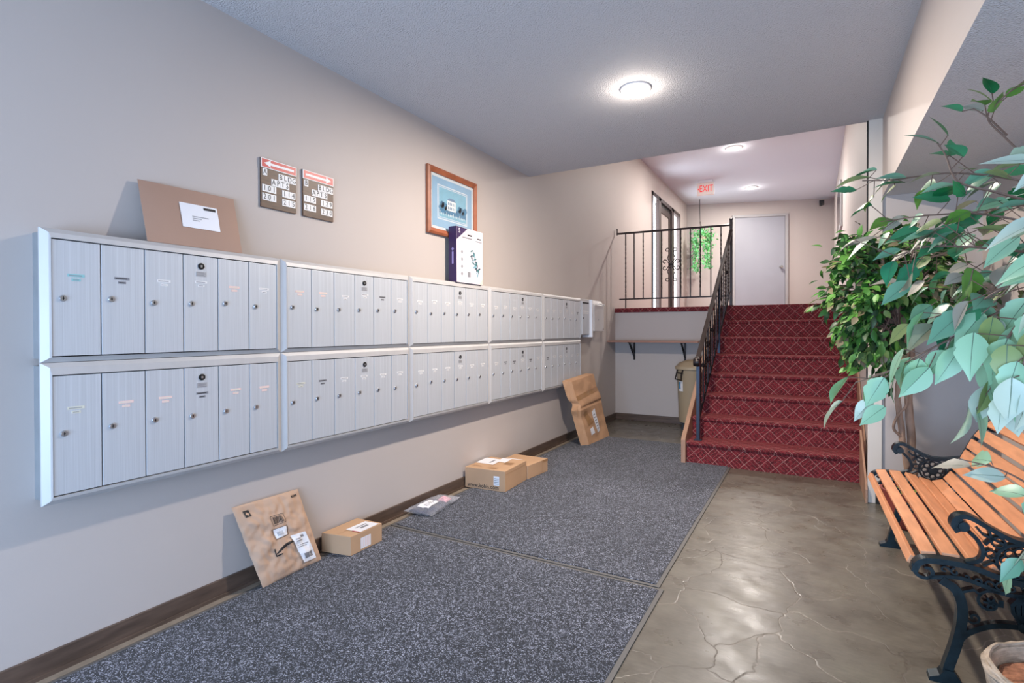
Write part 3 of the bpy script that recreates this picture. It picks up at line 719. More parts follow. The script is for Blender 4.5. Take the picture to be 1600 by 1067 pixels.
b = MB(); facequad(b, (.376, 3.50, .0115), (-.02, .385, 0), (0, 0, .16), 0, .82, 1, .835, 0, .001); facequad(b, (.376, 3.50, .172), (-.02, .385, 0), (-.35, 0, 0), 0, .495, 1, .505, 0, .001); obj('flap_seam', b, MT['tape'], t)
t = carton('cardboard_box', 'flat brown carton tucked behind the wide printed carton, nearest the leaning carton', [(.05, 3.90), (.362, 3.90), (.392, 4.215), (.06, 4.22)], .0115, .125, MT['kraft2'])
b = MB(); O_, ud, vd = (.362, 3.90, .125), (.03, .315, 0), (-.32, 0, 0); facequad(b, O_, ud, vd, .02, .45, .50, .95, 0, .0015); facequad(b, O_, ud, vd, .15, .55, .35, .65, 1, .002); obj('shipping_label', b, [MT['white2'], MT['ink']], t)
b = MB(); O_, ud, vd = (.362, 3.90, .0115), (.03, .315, 0), (0, 0, .1135); facequad(b, O_, ud, vd, .72, .80, 1, .99, 0, .001); facequad(b, O_, ud, vd, .7, 0, .715, .8, 0, .001); obj('flap_shadow_gap', b, MT['tape'], t)

# tall battered carton leaning on the wall
t = thing('tall_carton', 'tall battered brown carton leaning on the wall under the last mailboxes', 'box', (.3, 5.66, .011))
C0 = [Vector(p) for p in ((.25, 5.33, .0115), (.318, 5.40, .0115), (.345, 5.98, .0115), (.27, 5.93, .0115), (.125, 5.13, .715), (.20, 5.205, .705), (.185, 5.885, .735), (.115, 5.83, .745))]
def TB(u, v, w_):   # u thickness, v width, w height
    lo = (C0[0]*(1-u)+C0[1]*u)*(1-v)+(C0[3]*(1-u)+C0[2]*u)*v; hi = (C0[4]*(1-u)+C0[5]*u)*(1-v)+(C0[7]*(1-u)+C0[6]*u)*v
    p = lo*(1-w_)+hi*w_
    n = noise.noise(Vector((u*3, v*4, w_*8)))*.010
    pinch = math.exp(-((w_-.64)/.045)**2)
    p += Vector((n+.02*math.exp(-((w_-.60)/.10)**2), (1-v)*.05*pinch*(1-u*.6)-(1-v)*.03*math.exp(-((w_-.54)/.05)**2)*(1-u), 0))
    p -= Vector((.014, 0, 0))*math.exp(-((w_-.585)/.014)**2)*u
    return p
b = MB(); nu, nv, nw = 4, 14, 40
def grid(fn, n, m):
    b.add([fn(i/n, j/m) for j in range(m+1) for i in range(n+1)], [(j*(n+1)+i, j*(n+1)+i+1, (j+1)*(n+1)+i+1, (j+1)*(n+1)+i) for j in range(m) for i in range(n)])
grid(lambda a, c: TB(1, a, c), nv, nw); grid(lambda a, c: TB(0, 1-a, c), nv, nw); grid(lambda a, c: TB(a, 0, c), nu, nw); grid(lambda a, c: TB(1-a, 1, c), nu, nw)
grid(lambda a, c: TB(a, c, 1), nu, nv); grid(lambda a, c: TB(1-a, c, 0), nu, nv)
b.keep = True; obj('carton', b, MT['kraft3'], t)
PF = lambda u, v, s_=1, lift=0: TB(1, u, v)+Vector((.93, -.1, .2))*lift
b = MB(); decal(b, PF, [(.50, .12), (.64, .14), (.60, .50), (.46, .46)], 0, .004, 8); decal(b, PF, [(.20, .12), (.36, .14), (.36, .24), (.20, .22)], 0, .004, 4)
for i in range(6): decal(b, PF, [(.52-.006*i, .17+.045*i), (.60-.006*i, .18+.045*i), (.60-.006*i, .195+.045*i), (.52-.006*i, .185+.045*i)], 1, .0055, 2)
b.keep = True; obj('shipping_label', b, [MT['white2'], MT['greyink']], t)
b = MB(); decal(b, PF, [(.0, .70), (1, .735), (1, .80), (0, .765)], 0, .003, 12); decal(b, PF, [(0, .588), (1, .60), (1, .61), (0, .60)], 1, .003, 12); decal(b, PF, [(.2, .27), (.45, .30), (.22, .52), (.12, .5)], 0, .003, 6)  # tape pieces, plus a thin dark strip painting the shade in the crease
b.keep = True; obj('packing_tape', b, [MT['tape'], simple('crease_shade_brown', '4a2c1c', .8)], t)

# ------------------------------------------------------------------ shelf, bin
t = thing('wall_shelf', 'narrow brown wall shelf on black brackets below the red carpet edge', 'shelf', (.58, 7.05, 1.08))
b = MB(); b.box(.002, 1.18, 6.88, 7.228, 1.085, 1.104); obj('board', b, MT['shelf'], t, bevel=.002)
for x in (.275, .955):
    b = MB(); b.box(x-.012, x+.012, 6.95, 7.228, 1.075, 1.085); b.box(x-.012, x+.012, 7.218, 7.228, .84, 1.085); b.prism([(7.218, .87), (7.218, .93), (6.97, 1.075), (7.02, 1.075)], x-.006, x+.006, 'x'); obj('bracket', b, MT['iron'], t)
t = thing('trash_can', 'round beige plastic wheeled bin with lid, beside the stairs', 'trash can', (1.10, 6.92, 0))
cx, cyy = 1.115, 6.90
b = MB(); b.lathe([(.13, .09), (.165, .10), (.172, .25), (.195, .74), (.197, .745), (.197, .76), (.185, .762), (.17, .12), (.001, .12)], (cx, cyy, 0), 32); obj('body', b, MT['bin'], t, smooth=True)
b = MB(); b.lathe([(.21, .755), (.216, .76), (.216, .785), (.205, .80), (.19, .805), (.17, .835), (.08, .872), (.001, .878)], (cx, cyy, 0), 32); obj('lid', b, MT['bin'], t, smooth=True)
hang = R(215)
for a_ in (R(232),):
    hx = Vector((math.cos(a_), math.sin(a_), 0)); tx = Vector((-hx.y, hx.x, 0)); c_ = Vector((cx, cyy, 0))+hx*.202
    b = MB(); b.tube([c_-tx*.05+Vector((0, 0, .755)), c_-tx*.045+Vector((0, 0, .69))+hx*.02, c_-tx*.055+hx*.03+Vector((0, 0, .64)), c_+tx*.055+hx*.03+Vector((0, 0, .63)), c_+tx*.045+hx*.02+Vector((0, 0, .69)), c_+tx*.05+Vector((0, 0, .755))], .009, 8)
    b.tube([c_-tx*.05+Vector((0, 0, .715)), c_+tx*.05+Vector((0, 0, .715))], .008, 8); obj('handle', b, MT['sensor'], t, smooth=True)
    b = MB(); n_ = 6
    for j in range(2):
        vs = []
        for i in range(n_+1):
            aa = a_-.18+.36*i/n_ if j == 0 else a_-.18+.17*i/n_
            for z in ((.49, .615) if j == 0 else (.52, .605)):
                rr = .1985-.196*0-(.76-z)*.045+.0015*(1+j); vs.append((cx+rr*math.cos(aa), cyy+rr*math.sin(aa), z))
        b.add(vs, [(2*i, 2*i+2, 2*i+3, 2*i+1) for i in range(n_)], j)
    b.keep = True; obj('label', b, [MT['white'], MT['bluetape']], t)
for a_ in (R(215), R(335), R(95)):
    b = MB(); px_, py_ = cx+.12*math.cos(a_), cyy+.12*math.sin(a_); b.lathe([(.001, -.012), (.03, -.012), (.032, 0), (.03, .012), (.001, .012)], (px_, py_, .032), 14, 0, None, 'y'); b.box(px_-.014, px_+.014, py_-.018, py_+.018, .04, .095); obj('wheel', b, MT['sensor'], t)

# ------------------------------------------------------------------ railings
def twist(mb, p0, p1, r, tw, m=None):
    """square bar, twisted in the middle"""
    p0, p1 = Vector(p0), Vector(p1); n = 28 if tw else 1; vs = []
    for i in range(n+1):
        q = i/n; an = PI/4+(max(0, min(1, (q-.12)/.76))*PI*2*tw); c = p0.lerp(p1, q)
        for k in range(4): vs.append(c+Vector((math.cos(an+k*PI/2), math.sin(an+k*PI/2), 0))*r)
    fs = [(i*4+k, i*4+(k+1) % 4, (i+1)*4+(k+1) % 4, (i+1)*4+k) for i in range(n) for k in range(4)]+[(3, 2, 1, 0), tuple(n*4+k for k in range(4))]
    mb.add(vs, fs)
def spiral(c, r0, turns, a0, n=22, s=1, r1=.15):
    return [(c[0]+r0*(1-(1-r1)*i/n)*math.cos(a0+s*turns*2*PI*i/n), c[1]+r0*(1-(1-r1)*i/n)*math.sin(a0+s*turns*2*PI*i/n)) for i in range(n+1)]
t = thing('landing_railing', 'straight black iron railing with a scroll ornament along the upper landing', 'railing', (.78, 7.2, ZL))
zt0, zt1, zb0, zb1 = 2.594, 2.575, 1.680, 1.672; YR = 7.23
XS = [.151, .271, .396, .524, .647, .773, .898, 1.02, 1.144, 1.274, 1.397]
b = MB(); b.tube([(.03, YR, zt0), (1.515, YR, zt1)], .014, 8); b.box(.022, .036, YR-.008, YR+.008, zt0-.02, zt0+.07); obj('top_rail', b, MT['rail'], t)
b = MB(); b.box(.06, 1.515, YR-.011, YR+.011, 1.668, 1.686); obj('bottom_rail', b, MT['iron'], t)
for i, x in enumerate(XS):
    b = MB(); twist(b, (x, YR, 1.68 if i else ZL), (x, YR, zt0-.01), .0095, 3 if i in (0, 2, 4, 6, 8, 10) else 0); obj('baluster', b, MT['iron'], t)
b = MB(); b.box(1.50, 1.535, YR-.018, YR+.018, ZL, 2.64); b.box(1.494, 1.541, YR-.024, YR+.024, 2.64, 2.655); b.box(1.48, 1.55, YR-.035, YR+.035, ZL, ZL+.01); obj('post', b, MT['rail'], t, bevel=.003)
b = MB(); oc = (.773, 2.12)
for sx in (-1, 1):
    for sz in (-1, 1):
        pts = [(oc[0]+sx*.012, oc[1]+sz*.03), (oc[0]+sx*.05, oc[1]+sz*.085), (oc[0]+sx*.03, oc[1]+sz*.14), (oc[0]+sx*.035, oc[1]+sz*.19)]
        sp_ = [(oc[0]+sx*(.052+.03*math.cos(PI+a)*(1-a/9)), oc[1]+sz*(.195+.03*math.sin(a)*(1-a/9))) for a in [k*.5 for k in range(12)]]
        b.tube([(p[0], YR, p[1]) for p in pts+sp_], .006, 6)
        sp_ = [(oc[0]+sx*(.085+.034*math.cos(PI+a)*(1-a/9)), oc[1]+sz*(.04+.034*math.sin(a)*(1-a/9))) for a in [k*.5 for k in range(12)]]
        b.tube([(p[0], YR, p[1]) for p in [(oc[0]+sx*.015, oc[1]+sz*.01)]+sp_], .006, 6)
b.box(oc[0]-.03, oc[0]+.03, YR-.01, YR+.01, oc[1]-.012, oc[1]+.012); obj('scroll_ornament', b, MT['iron'], t, smooth=True)

t = thing('stair_railing', 'sloping black iron stair railing with twisted balusters and a curled handrail end', 'railing', (1.475, 5.25, .2))
def rx(y): return 1.475+(y-5.25)*.0235
ya, yb_ = 5.25, 7.12
def zr(y): return .985+(y-ya)*(2.42-.985)/(yb_-ya)
b = MB(); hp = [(rx(ya)-.005, ya-.02+.035*math.cos(a)*(1-a/14)-.02, zr(ya)-.03+.035*math.sin(a)*(1-a/14)) for a in [k*.6 for k in range(9, 0, -1)]]
b.band([(0, 0), (1, 0)], .01, 0, 0) if False else None
b.tube([Vector(p) for p in hp]+[Vector((rx(y), y, zr(y)+.012)) for y in (ya+.05, 5.8, 6.5, yb_)]+[Vector((rx(yb_)+.003, 7.19, 2.50))], .015, 8, flat=1.5); obj('handrail', b, MT['rail'], t, smooth=True)
b = MB(); b.lathe([(.001, -.028), (.036, -.028), (.042, -.015), (.042, .015), (.036, .028), (.001, .028)], (rx(ya)-.005, ya-.045, zr(ya)-.04), 16, 0, None, 'x'); obj('handrail_end', b, MT['iron'], t, smooth=True)
b = MB(); b.box(rx(ya)-.016, rx(ya)+.016, ya-.016, ya+.016, .206, zr(ya)); b.box(rx(ya)-.035, rx(ya)+.035, ya-.035, ya+.035, .206, .214); obj('newel_post', b, simple('blue_black_iron', '343a45', .35, .6), t, bevel=.002)
b = MB(); b.hexa([(rx(ya)-.008, ya, .36), (rx(ya)+.008, ya, .36), (rx(yb_)+.008, yb_, .36+1.345), (rx(yb_)-.008, yb_, .36+1.345), (rx(ya)-.008, ya, .38), (rx(ya)+.008, ya, .38), (rx(yb_)+.008, yb_, .38+1.345), (rx(yb_)-.008, yb_, .38+1.345)]); obj('lower_rail', b, MT['iron'], t)
nb = 15
for i in range(nb):
    y = ya+(yb_-ya)*(i+1)/(nb+1); b = MB(); zlo = .37+(y-ya)*1.345/(yb_-ya); twist(b, (rx(y), y, zlo), (rx(y), y, zr(y)), .0095, 3 if i % 2 == 0 else 0)
    if i % 4 == 1: b.ball((rx(y), y, (zlo+zr(y))/2+.05), .022, 8)
    obj('baluster', b, MT['iron'], t)
for i in (3, 9):
    y = ya+(yb_-ya)*(i+1)/(nb+1); z = (zr(y)+.37+(y-ya)*1.345/(yb_-ya))/2; b = MB()
    for s1 in (-1, 1):
        for s2 in (-1, 1):
            b.tube([(rx(y), y+s1*(.02+.03*math.sin(a)*(1-a/8)), z+s2*(.05+.03*(1-math.cos(a)))) for a in [k*.45 for k in range(11)]], .006, 6)
    obj('scroll_ornament', b, MT['iron'], t, smooth=True)
b = MB(); y = 6.35
b.box(rx(y)-.013, rx(y)+.013, y-.013, y+.013, .99, zr(y)); obj('middle_post', b, bpy.data.materials['blue_black_iron'], t)

# ------------------------------------------------------------------ upstairs fittings
def can_light(x, y, z, label, r, power, col, ls):
    t = thing('recessed_light', label, 'ceiling light', (x, y, z), 'recessed ceiling lights')
    b = MB(); b.lathe([(r*.72, 0), (r*.72, -.010), (r*.80, -.016), (r, -.008), (r, 0)], (x, y, z), 32); obj('trim_ring', b, MT['ring'], t, smooth=True)
    b = MB(); b.lathe([(r*.71, -.002), (r*.71, -.008), (r*.5, -.018), (r*.2, -.022), (.001, -.023)], (x, y, z), 28); obj('lamp_lens', b, MT['lens'], t, smooth=True)
    d = bpy.data.lights.new('lamp', 'AREA'); d.shape = 'DISK'; d.size = r*1.3; d.energy = power; d.color = col
    o = bpy.data.objects.new('lamp', d); COL.objects.link(o); o.parent = t; o.location = (0, 0, -.03)
    d = bpy.data.lights.new('lamp', 'POINT'); d.energy = power*.055; d.color = col; d.shadow_soft_size = ls
    o = bpy.data.objects.new('lamp', d); COL.objects.link(o); o.parent = t; o.location = (0, 0, -.065)
    return t
WARM = (1.0, .88, .77)
can_light(1.457, 3.268, HC, 'bright recessed ceiling light in the low textured ceiling above the mats', .092, 90, WARM, .04)
can_light(1.376, 8.687, HU, 'recessed ceiling light nearer of the two upstairs, before the exit sign', .12, 75, (1, .93, .87), .05)
can_light(1.378, 11.274, HU, 'small recessed ceiling light farthest away, above the grey door', .12, 60, (1, .93, .87), .05)

t = thing('exit_sign', 'lit red EXIT sign hanging from the upstairs ceiling', 'sign', (.69, 10.33, HU))
EM = Matrix.Translation((.69, 10.33, 0)) @ Matrix.Rotation(R(6), 4, 'Z')
b = MB(); b.box(-.15, .15, -.03, .03, 3.735, 3.95, 0, EM); obj('housing', b, MT['signbox'], t, bevel=.005)
b = MB(); b.box(-.12, .12, -.05, .05, 3.955, 4.0, 0, EM); b.box(-.05, .05, -.02, .02, 3.95, 3.96, 0, EM); obj('ceiling_plate', b, MT['ring'], t)
b = MB(); ud = EM.to_3x3() @ Vector((1, 0, 0)); put_text(b, 'EXIT', .175, EM @ Vector((.012, -.032, 3.842)), ud, (0, 0, 1), 0, .001, .66)
b.prism([(-.135, 3.842), (-.112, 3.862), (-.112, 3.822)], -.0325, -.031, 'y', 0, EM); obj('lettering', b, MT['exitred'], t)

t = thing('sensor', 'small black motion sensor high on the upstairs far wall', 'sensor', (2.585, 12.9, 3.87))
b = MB(); b.box(2.53, 2.62, 12.72, 12.97, 3.86, 3.92); b.box(2.535, 2.585, 12.70, 12.76, 3.80, 3.87); obj('housing', b, MT['sensor'], t, bevel=.005)

t = thing('arched_mirror', 'arched grey framed mirror on the wall at the right of the upper floor', 'mirror', (XR, 10.0, 2.75))
arch = [(9.25, 2.78), (10.6, 2.78), (10.6, 3.25)]+[(9.925+.675*math.cos(a), 3.25+.34*math.sin(a)) for a in [PI*k/14 for k in range(1, 14)]]+[(9.25, 3.25)]
ia = [(9.925+(p[0]-9.925)*.9, 3.15+(p[1]-3.15)*.86) for p in arch]
b = MB(); b.prism(arch, XR-.03, XR-.002, 'x'); obj('frame', b, MT['doorframe'], t, bevel=.004)
b = MB(); b.prism(ia, XR-.033, XR-.0301, 'x'); obj('glass', b, MT['mirror'], t)

# leaves -------------------------------------------------------------
def leaf(V, Fc, MI, pos, d, nrm, L, W, mi, fold=.25, droop=.2, lobed=False, rib=None):
    d = d.normalized(); s = d.cross(nrm)
    if s.length < 1e-4: s = d.orthogonal()
    s.normalize(); n = s.cross(d).normalized()
    if lobed: prof = [(0, 0), (.07, .4), (.16, .72), (.28, .95), (.36, .84), (.47, .98), (.58, .80), (.66, .62), (.80, .34), (.9, .16), (1, 0)]
    elif rib is not None: prof = [(0, 0), (.06, .34), (.15, .68), (.27, .93), (.40, 1.0), (.54, .90), (.67, .68), (.79, .42), (.90, .17), (1, 0)]
    else: prof = [(0, 0), (.12, .55), (.3, .95), (.5, 1.0), (.7, .72), (.86, .36), (1, 0)]
    base = len(V); k = len(prof); idx = []
    for i, (tt, ww) in enumerate(prof):
        c = pos+d*L*tt-n*droop*L*tt*tt; V.append(c)
        if 0 < i < k-1:
            V.append(c+s*W*.5*ww+n*fold*W*.5*ww); V.append(c-s*W*.5*ww+n*fold*W*.5*ww); idx.append((len(V)-3, len(V)-2, len(V)-1))
        else: idx.append((len(V)-1,)*3)
    if rib is not None:
        for sg in (1, -1):
            b0 = len(V)
            for tt in (0, .3, .6, .88):
                c = pos+d*L*tt-n*droop*L*tt*tt+n*sg*.0007; V.append(c+s*W*.016*(1.1-tt)); V.append(c-s*W*.016*(1.1-tt))
            for i in range(3): Fc.append((b0+2*i, b0+2*i+2, b0+2*i+3, b0+2*i+1)); MI.append(rib)
    for i in range(k-1):
        a, c = idx[i], idx[i+1]
        for q in ((a[0], c[0], c[1], a[1]), (a[2], c[2], c[0], a[0])):
            u = []
            for z in q:
                if z not in u: u.append(z)
            if len(u) > 2: Fc.append(tuple(u)); MI.append(mi)
def leaf_obj(name, V, Fc, MI, mats, parent):
    b = MB(); b.v = V; b.f = [list(q) for q in Fc]; b.mi = MI; b.keep = True
    return obj(name, b, mats, parent, smooth=True)

# hanging plant
t = thing('hanging_plant', 'trailing green plant in a basket hung on a chain upstairs, behind the railing', 'plant', (.36, 11.75, 3.0))
b = MB(); b.tube([(.335, 11.75, HU), (.345, 11.75, 3.55)], .007, 6)
for dx, dy in ((-.07, 0), (.07, .0), (0, .07)): b.tube([(.345, 11.75, 3.55), (.365+dx, 11.75+dy, 3.22)], .004, 5)
obj('chain', b, MT['iron'], t)
b = MB(); b.lathe([(.06, 3.05), (.10, 3.10), (.12, 3.20), (.125, 3.22), (.11, 3.22), (.001, 3.2)], (.37, 11.75, 0), 16); obj('pot', b, MT['basket2'], t, smooth=True)
V, Fc, MI = [], [], []; rr_ = random.Random(21)
for k in range(950):
    side = rr_.choice((-1, 1)); a = rr_.uniform(0, 2*PI); q = rr_.random()
    if rr_.random() < .55:
        p = Vector((.37+side*.11+rr_.gauss(0, .042), 11.75+rr_.gauss(0, .07), 3.22-q*.72))
        if side > 0: p.z += .04
    else: p = Vector((.40+rr_.gauss(0, .10), 11.75+rr_.gauss(0, .08), 3.20+rr_.gauss(0, .075)))
    d = Vector((rr_.gauss(0, .6), rr_.gauss(0, .6), -.6+rr_.gauss(0, .5)))
    leaf(V, Fc, MI, p, d, Vector((rr_.gauss(0, 1), -1, rr_.gauss(0, 1))), .055, .03, rr_.choice((0, 2, 2, 4, 4)))
leaf_obj('foliage', V, Fc, MI, [leafm('plant_green', '4fa55a'), FIC[1], leafm('plant_mint', '86cf94'), FIC[3], leafm('plant_mid', '6dba68')], t)

# ------------------------------------------------------------------ bench
def chain_pts(P, n):
    """Catmull-Rom through P"""
    P = [Vector(p) for p in P]; out = []
    Q = [P[0]*2-P[1]]+P+[P[-1]*2-P[-2]]
    for i in range(1, len(Q)-2):
        for k in range(n):
            s = k/n; a, b_, c, d = Q[i-1], Q[i], Q[i+1], Q[i+2]
            out.append(.5*((2*b_)+(-a+c)*s+(2*a-5*b_+4*c-d)*s*s+(-a+3*b_-3*c+d)*s**3))
    out.append(P[-1]); return out
bench = thing('garden_bench', 'park bench with orange wooden slats and dark cast iron scroll ends, along the right wall', 'bench', (2.98, 3.07, 0))
SEAT = [(2.712, .385), (2.725, .420), (2.765, .437), (2.87, .436), (2.99, .406), (3.06, .437), (3.125, .545), (3.178, .665), (3.225, .74), (3.265, .775)]
def bench_end(yc, lab=None):
    y0, y1 = yc-.014, yc+.014
    b = MB(); S_ = chain_pts(SEAT, 7)
    b.band([tuple(p) for p in S_], .020, yc-.022, yc+.022)
    sc = spiral((2.748, .395), .040, .9, R(150), 22); b.band(sc, .012, y0, y1)
    sc = spiral((3.255, .745), .034, 1.1, R(70), 20, -1); b.band(sc, .012, y0, y1)
    lower = [(2.755, .372), (2.85, .388), (2.97, .358), (3.05, .375), (3.10, .42)]; b.band([tuple(p) for p in chain_pts(lower, 6)], .014, y0, y1)
    for i in range(9):   # row of small scrolls between the two seat bands
        q = i/8; x = 2.80+q*.24; zc = .408-.028*math.sin(max(0, q-.1)*PI*.95)*1.0
        b.band(spiral((x, zc), .015, .9, R(90)*i, 10), .006, y0+.002, y1-.002)
    root = obj('end_frame', b, MT['cast'], bench, label=lab)
    # arm with fretwork
    b = MB(); arm = chain_pts([(2.835, .555), (2.822, .58), (2.835, .607), (2.868, .612), (2.92, .583), (2.985, .55), (3.05, .545), (3.125, .56)], 6)
    b.band([tuple(p) for p in arm], .016, yc-.024, yc+.024); b.band(spiral((2.853, .577), .024, 1.1, R(100), 16, 1), .011, y0, y1)
    b.lathe([(.001, -.02), (.016, -.02), (.016, .02), (.001, .02)], (2.852, yc, .577), 12, 0, None, 'y')
    b.band([tuple(p) for p in chain_pts([(2.868, .558), (2.892, .53), (2.905, .495), (2.895, .462), (2.86, .445)], 6)], .013, y0, y1)
    rc = (3.0, .475)
    def ring(c, r, wd, n=26): b.band([(c[0]+r*math.cos(2*PI*k/n), c[1]+r*math.sin(2*PI*k/n)) for k in range(n+1)], wd, y0, y1)
    ring(rc, .060, .010); ring(rc, .012, .024, 12)
    for k in range(8):
        a = 2*PI*k/8; ring((rc[0]+.035*math.cos(a), rc[1]+.035*math.sin(a)), .0145, .006, 12)
    ring((2.945, .535), .018, .007, 14); ring((2.925, .49), .014, .006, 12)
    b.band([(2.89, .575), (2.905, .555), (2.925, .548), (2.96, .53)], .008, y0, y1)
    b.band([tuple(p) for p in chain_pts([(2.92, .575), (2.925, .545), (2.91, .52)], 4)], .007, y0, y1)
    b.band([tuple(p) for p in chain_pts([(3.05, .445), (3.075, .475), (3.075, .515), (3.06, .54)], 4)], .008, y0, y1)
    b.band([tuple(p) for p in chain_pts([(3.065, .50), (3.09, .505), (3.11, .53), (3.12, .555)], 4)], .007, y0, y1); b.band([(2.905, .445), (2.93, .462), (2.95, .45)], .007, y0, y1)
    obj('armrest', b, MT['cast'], root, label=lab)
    # legs
    b = MB(); b.band([tuple(p) for p in chain_pts([(2.79, .372), (2.83, .345), (2.848, .29), (2.846, .22), (2.832, .14), (2.812, .06), (2.806, .02)], 5)], [.03]*31, yc-.018, yc+.018)
    b.prism([(2.755, 0), (2.852, 0), (2.850, .012), (2.826, .05), (2.80, .05), (2.785, .026), (2.757, .014)], yc-.024, yc+.024, 'y'); obj('front_leg', b, MT['cast'], root)
    b = MB(); b.band([tuple(p) for p in chain_pts([(3.11, .42), (3.15, .34), (3.165, .25), (3.19, .14), (3.225, .05), (3.235, .02)], 5)], .03, yc-.018, yc+.018)
    b.prism([(3.20, 0), (3.30, 0), (3.298, .014), (3.265, .026), (3.25, .05), (3.218, .05), (3.202, .012)], yc-.024, yc+.024, 'y'); obj('rear_leg', b, MT['cast'], root)
    b = MB(); b.band([tuple(p) for p in chain_pts([(2.836, .15), (2.865, .195), (2.93, .238), (3.01, .252), (3.09, .238), (3.15, .20), (3.19, .14)], 5)], .018, y0, y1)
    b.band(spiral((2.925, .318), .046, 1.0, R(60), 24), .009, y0, y1); b.band(spiral((2.88, .255), .022, 1.1, R(200), 18), .008, y0, y1)
    b.band([(2.85, .34), (2.88, .355), (2.90, .34)], .009, y0, y1); b.band(spiral((3.10, .318), .046, 1.0, R(120), 24, -1), .009, y0, y1)
    for k in range(6): a = k*PI/3; b.band([(2.925, .318), (2.925+.02*math.cos(a), .318+.02*math.sin(a))], .007, y0, y1)
    for k in range(5): q = (k-2)/2; b.band([(3.01+q*.006, .262), (3.01+q*.028, .30), (3.01+q*.03, .325), (3.01+q*.012, .352)], .0115, y0-.003, y1+.003)
    b.lathe([(.001, -.024), (.017, -.022), (.02, 0), (.017, .022), (.001, .024)], (3.01, yc, .254), 12, 0, None, 'y'); b.band([(2.985, .358), (3.035, .358)], .012, y0, y1)
    obj('scrollwork', b, MT['cast'], root)
bench_end(2.40); bench_end(3.73)
# slats along the curve
SP = chain_pts(SEAT, 20); cum = [0]
for i in range(1, len(SP)): cum.append(cum[-1]+(SP[i]-SP[i-1]).length)
tot = cum[-1]; ws = [.032, .046, .052, .052, .052, .052, .056, .056, .056, .056, .056, .05]; g_ = (tot-.01-sum(ws))/(len(ws)-1); s0 = .010
g_ = max(.006, g_)
for wd in ws:
    sc_ = s0+wd/2
    if sc_ > tot-.01: break
    i = min(range(len(cum)), key=lambda k: abs(cum[k]-sc_)); c = SP[i]; tn = (SP[min(i+1, len(SP)-1)]-SP[max(i-1, 0)]).normalized(); nn = Vector((-tn.y, tn.x))
    a, e = c-tn*wd/2, c+tn*wd/2; lo, hi = .001, .019
    pr_ = [a+nn*lo, e+nn*lo, e+nn*hi, a+nn*hi]
    b = MB(); b.prism([tuple(p) for p in pr_], 2.423, 3.707, 'y'); obj('slat', b, MT['slat'], bench, bevel=.003); s0 += wd+g_
b = MB(); b.box(2.95, 2.965, 2.41, 3.72, .30, .325); obj('cross_rod', b, MT['cast'], bench)
bench.rotation_euler.z = .019; bench.location.x = 2.993; bench.scale = (1, 1, .975)

# ------------------------------------------------------------------ ficus behind the bench
def branch(mb, pts, r0, r1, seg=7, wob=0, sd=0):
    P = chain_pts(pts, 5); n = len(P)
    if wob: P = [p+Vector((noise.noise(p*9+Vector((sd, 0, 0))), noise.noise(p*9+Vector((0, sd, 3))), 0))*wob for p in P]
    mb.tube(P, [r0+(r1-r0)*i/(n-1) for i in range(n)], seg); return P
fic = thing('ficus_tree', 'bushy green artificial ficus with twisted trunks, between the stairs and bench', 'tree', (2.96, 4.18, 0))
b = MB(); b.lathe([(.10, 0), (.125, .02), (.15, .12), (.165, .22), (.17, .235), (.155, .235), (.14, .20), (.001, .20)], (2.965, 4.16, 0), 24); obj('wicker_basket', b, MT['basket'], fic, smooth=True)
b = MB(); b.lathe([(.14, .20), (.10, .232), (.03, .25), (.001, .25)], (2.965, 4.16, 0), 16); obj('moss', b, MT['greenmoss'], fic, smooth=True)
b = MB(); branch(b, [(2.975, 4.16, .22), (2.965, 4.17, .55), (2.95, 4.18, .85), (2.965, 4.18, 1.1), (2.93, 4.15, 1.4), (2.90, 4.1, 1.75)], .026, .014, 9, .012, 1)
branch(b, [(2.955, 4.15, .22), (2.925, 4.15, .5), (2.90, 4.14, .68), (2.89, 4.12, .9), (2.93, 4.13, 1.15), (2.86, 4.1, 1.45), (2.78, 4.05, 1.75)], .021, .011, 9, .016, 2)
branch(b, [(2.925, 4.14, .55), (2.87, 4.12, .62), (2.88, 4.11, .7), (2.93, 4.12, .78), (2.94, 4.13, .9)], .009, .007, 7, .01, 3); obj('trunk', b, MT['bark'], fic, smooth=True)
b = MB(); V, Fc, MI = [], [], []; rr_ = random.Random(5)
blobs = [((2.78, 4.08, 1.62), (.30, .28, .30), 560), ((2.62, 4.05, 1.44), (.20, .22, .26), 420), ((2.62, 4.05, 1.72), (.15, .2, .16), 200), ((2.84, 4.1, 1.32), (.24, .25, .22), 330), ((2.72, 4.05, 1.16), (.15, .18, .17), 170), ((3.05, 4.1, 1.50), (.26, .25, .28), 420), ((2.60, 4.02, 1.24), (.12, .16, .12), 130), ((3.18, 4.15, 1.62), (.18, .25, .3), 230), ((2.80, 4.1, 1.88), (.20, .22, .12), 130), ((2.82, 4.05, 1.00), (.09, .10, .14), 110), ((2.70, 4.03, 1.08), (.10, .12, .12), 90), ((3.0, 4.1, 1.80), (.25, .25, .15), 200)]
hub = Vector((2.90, 4.12, 1.35))
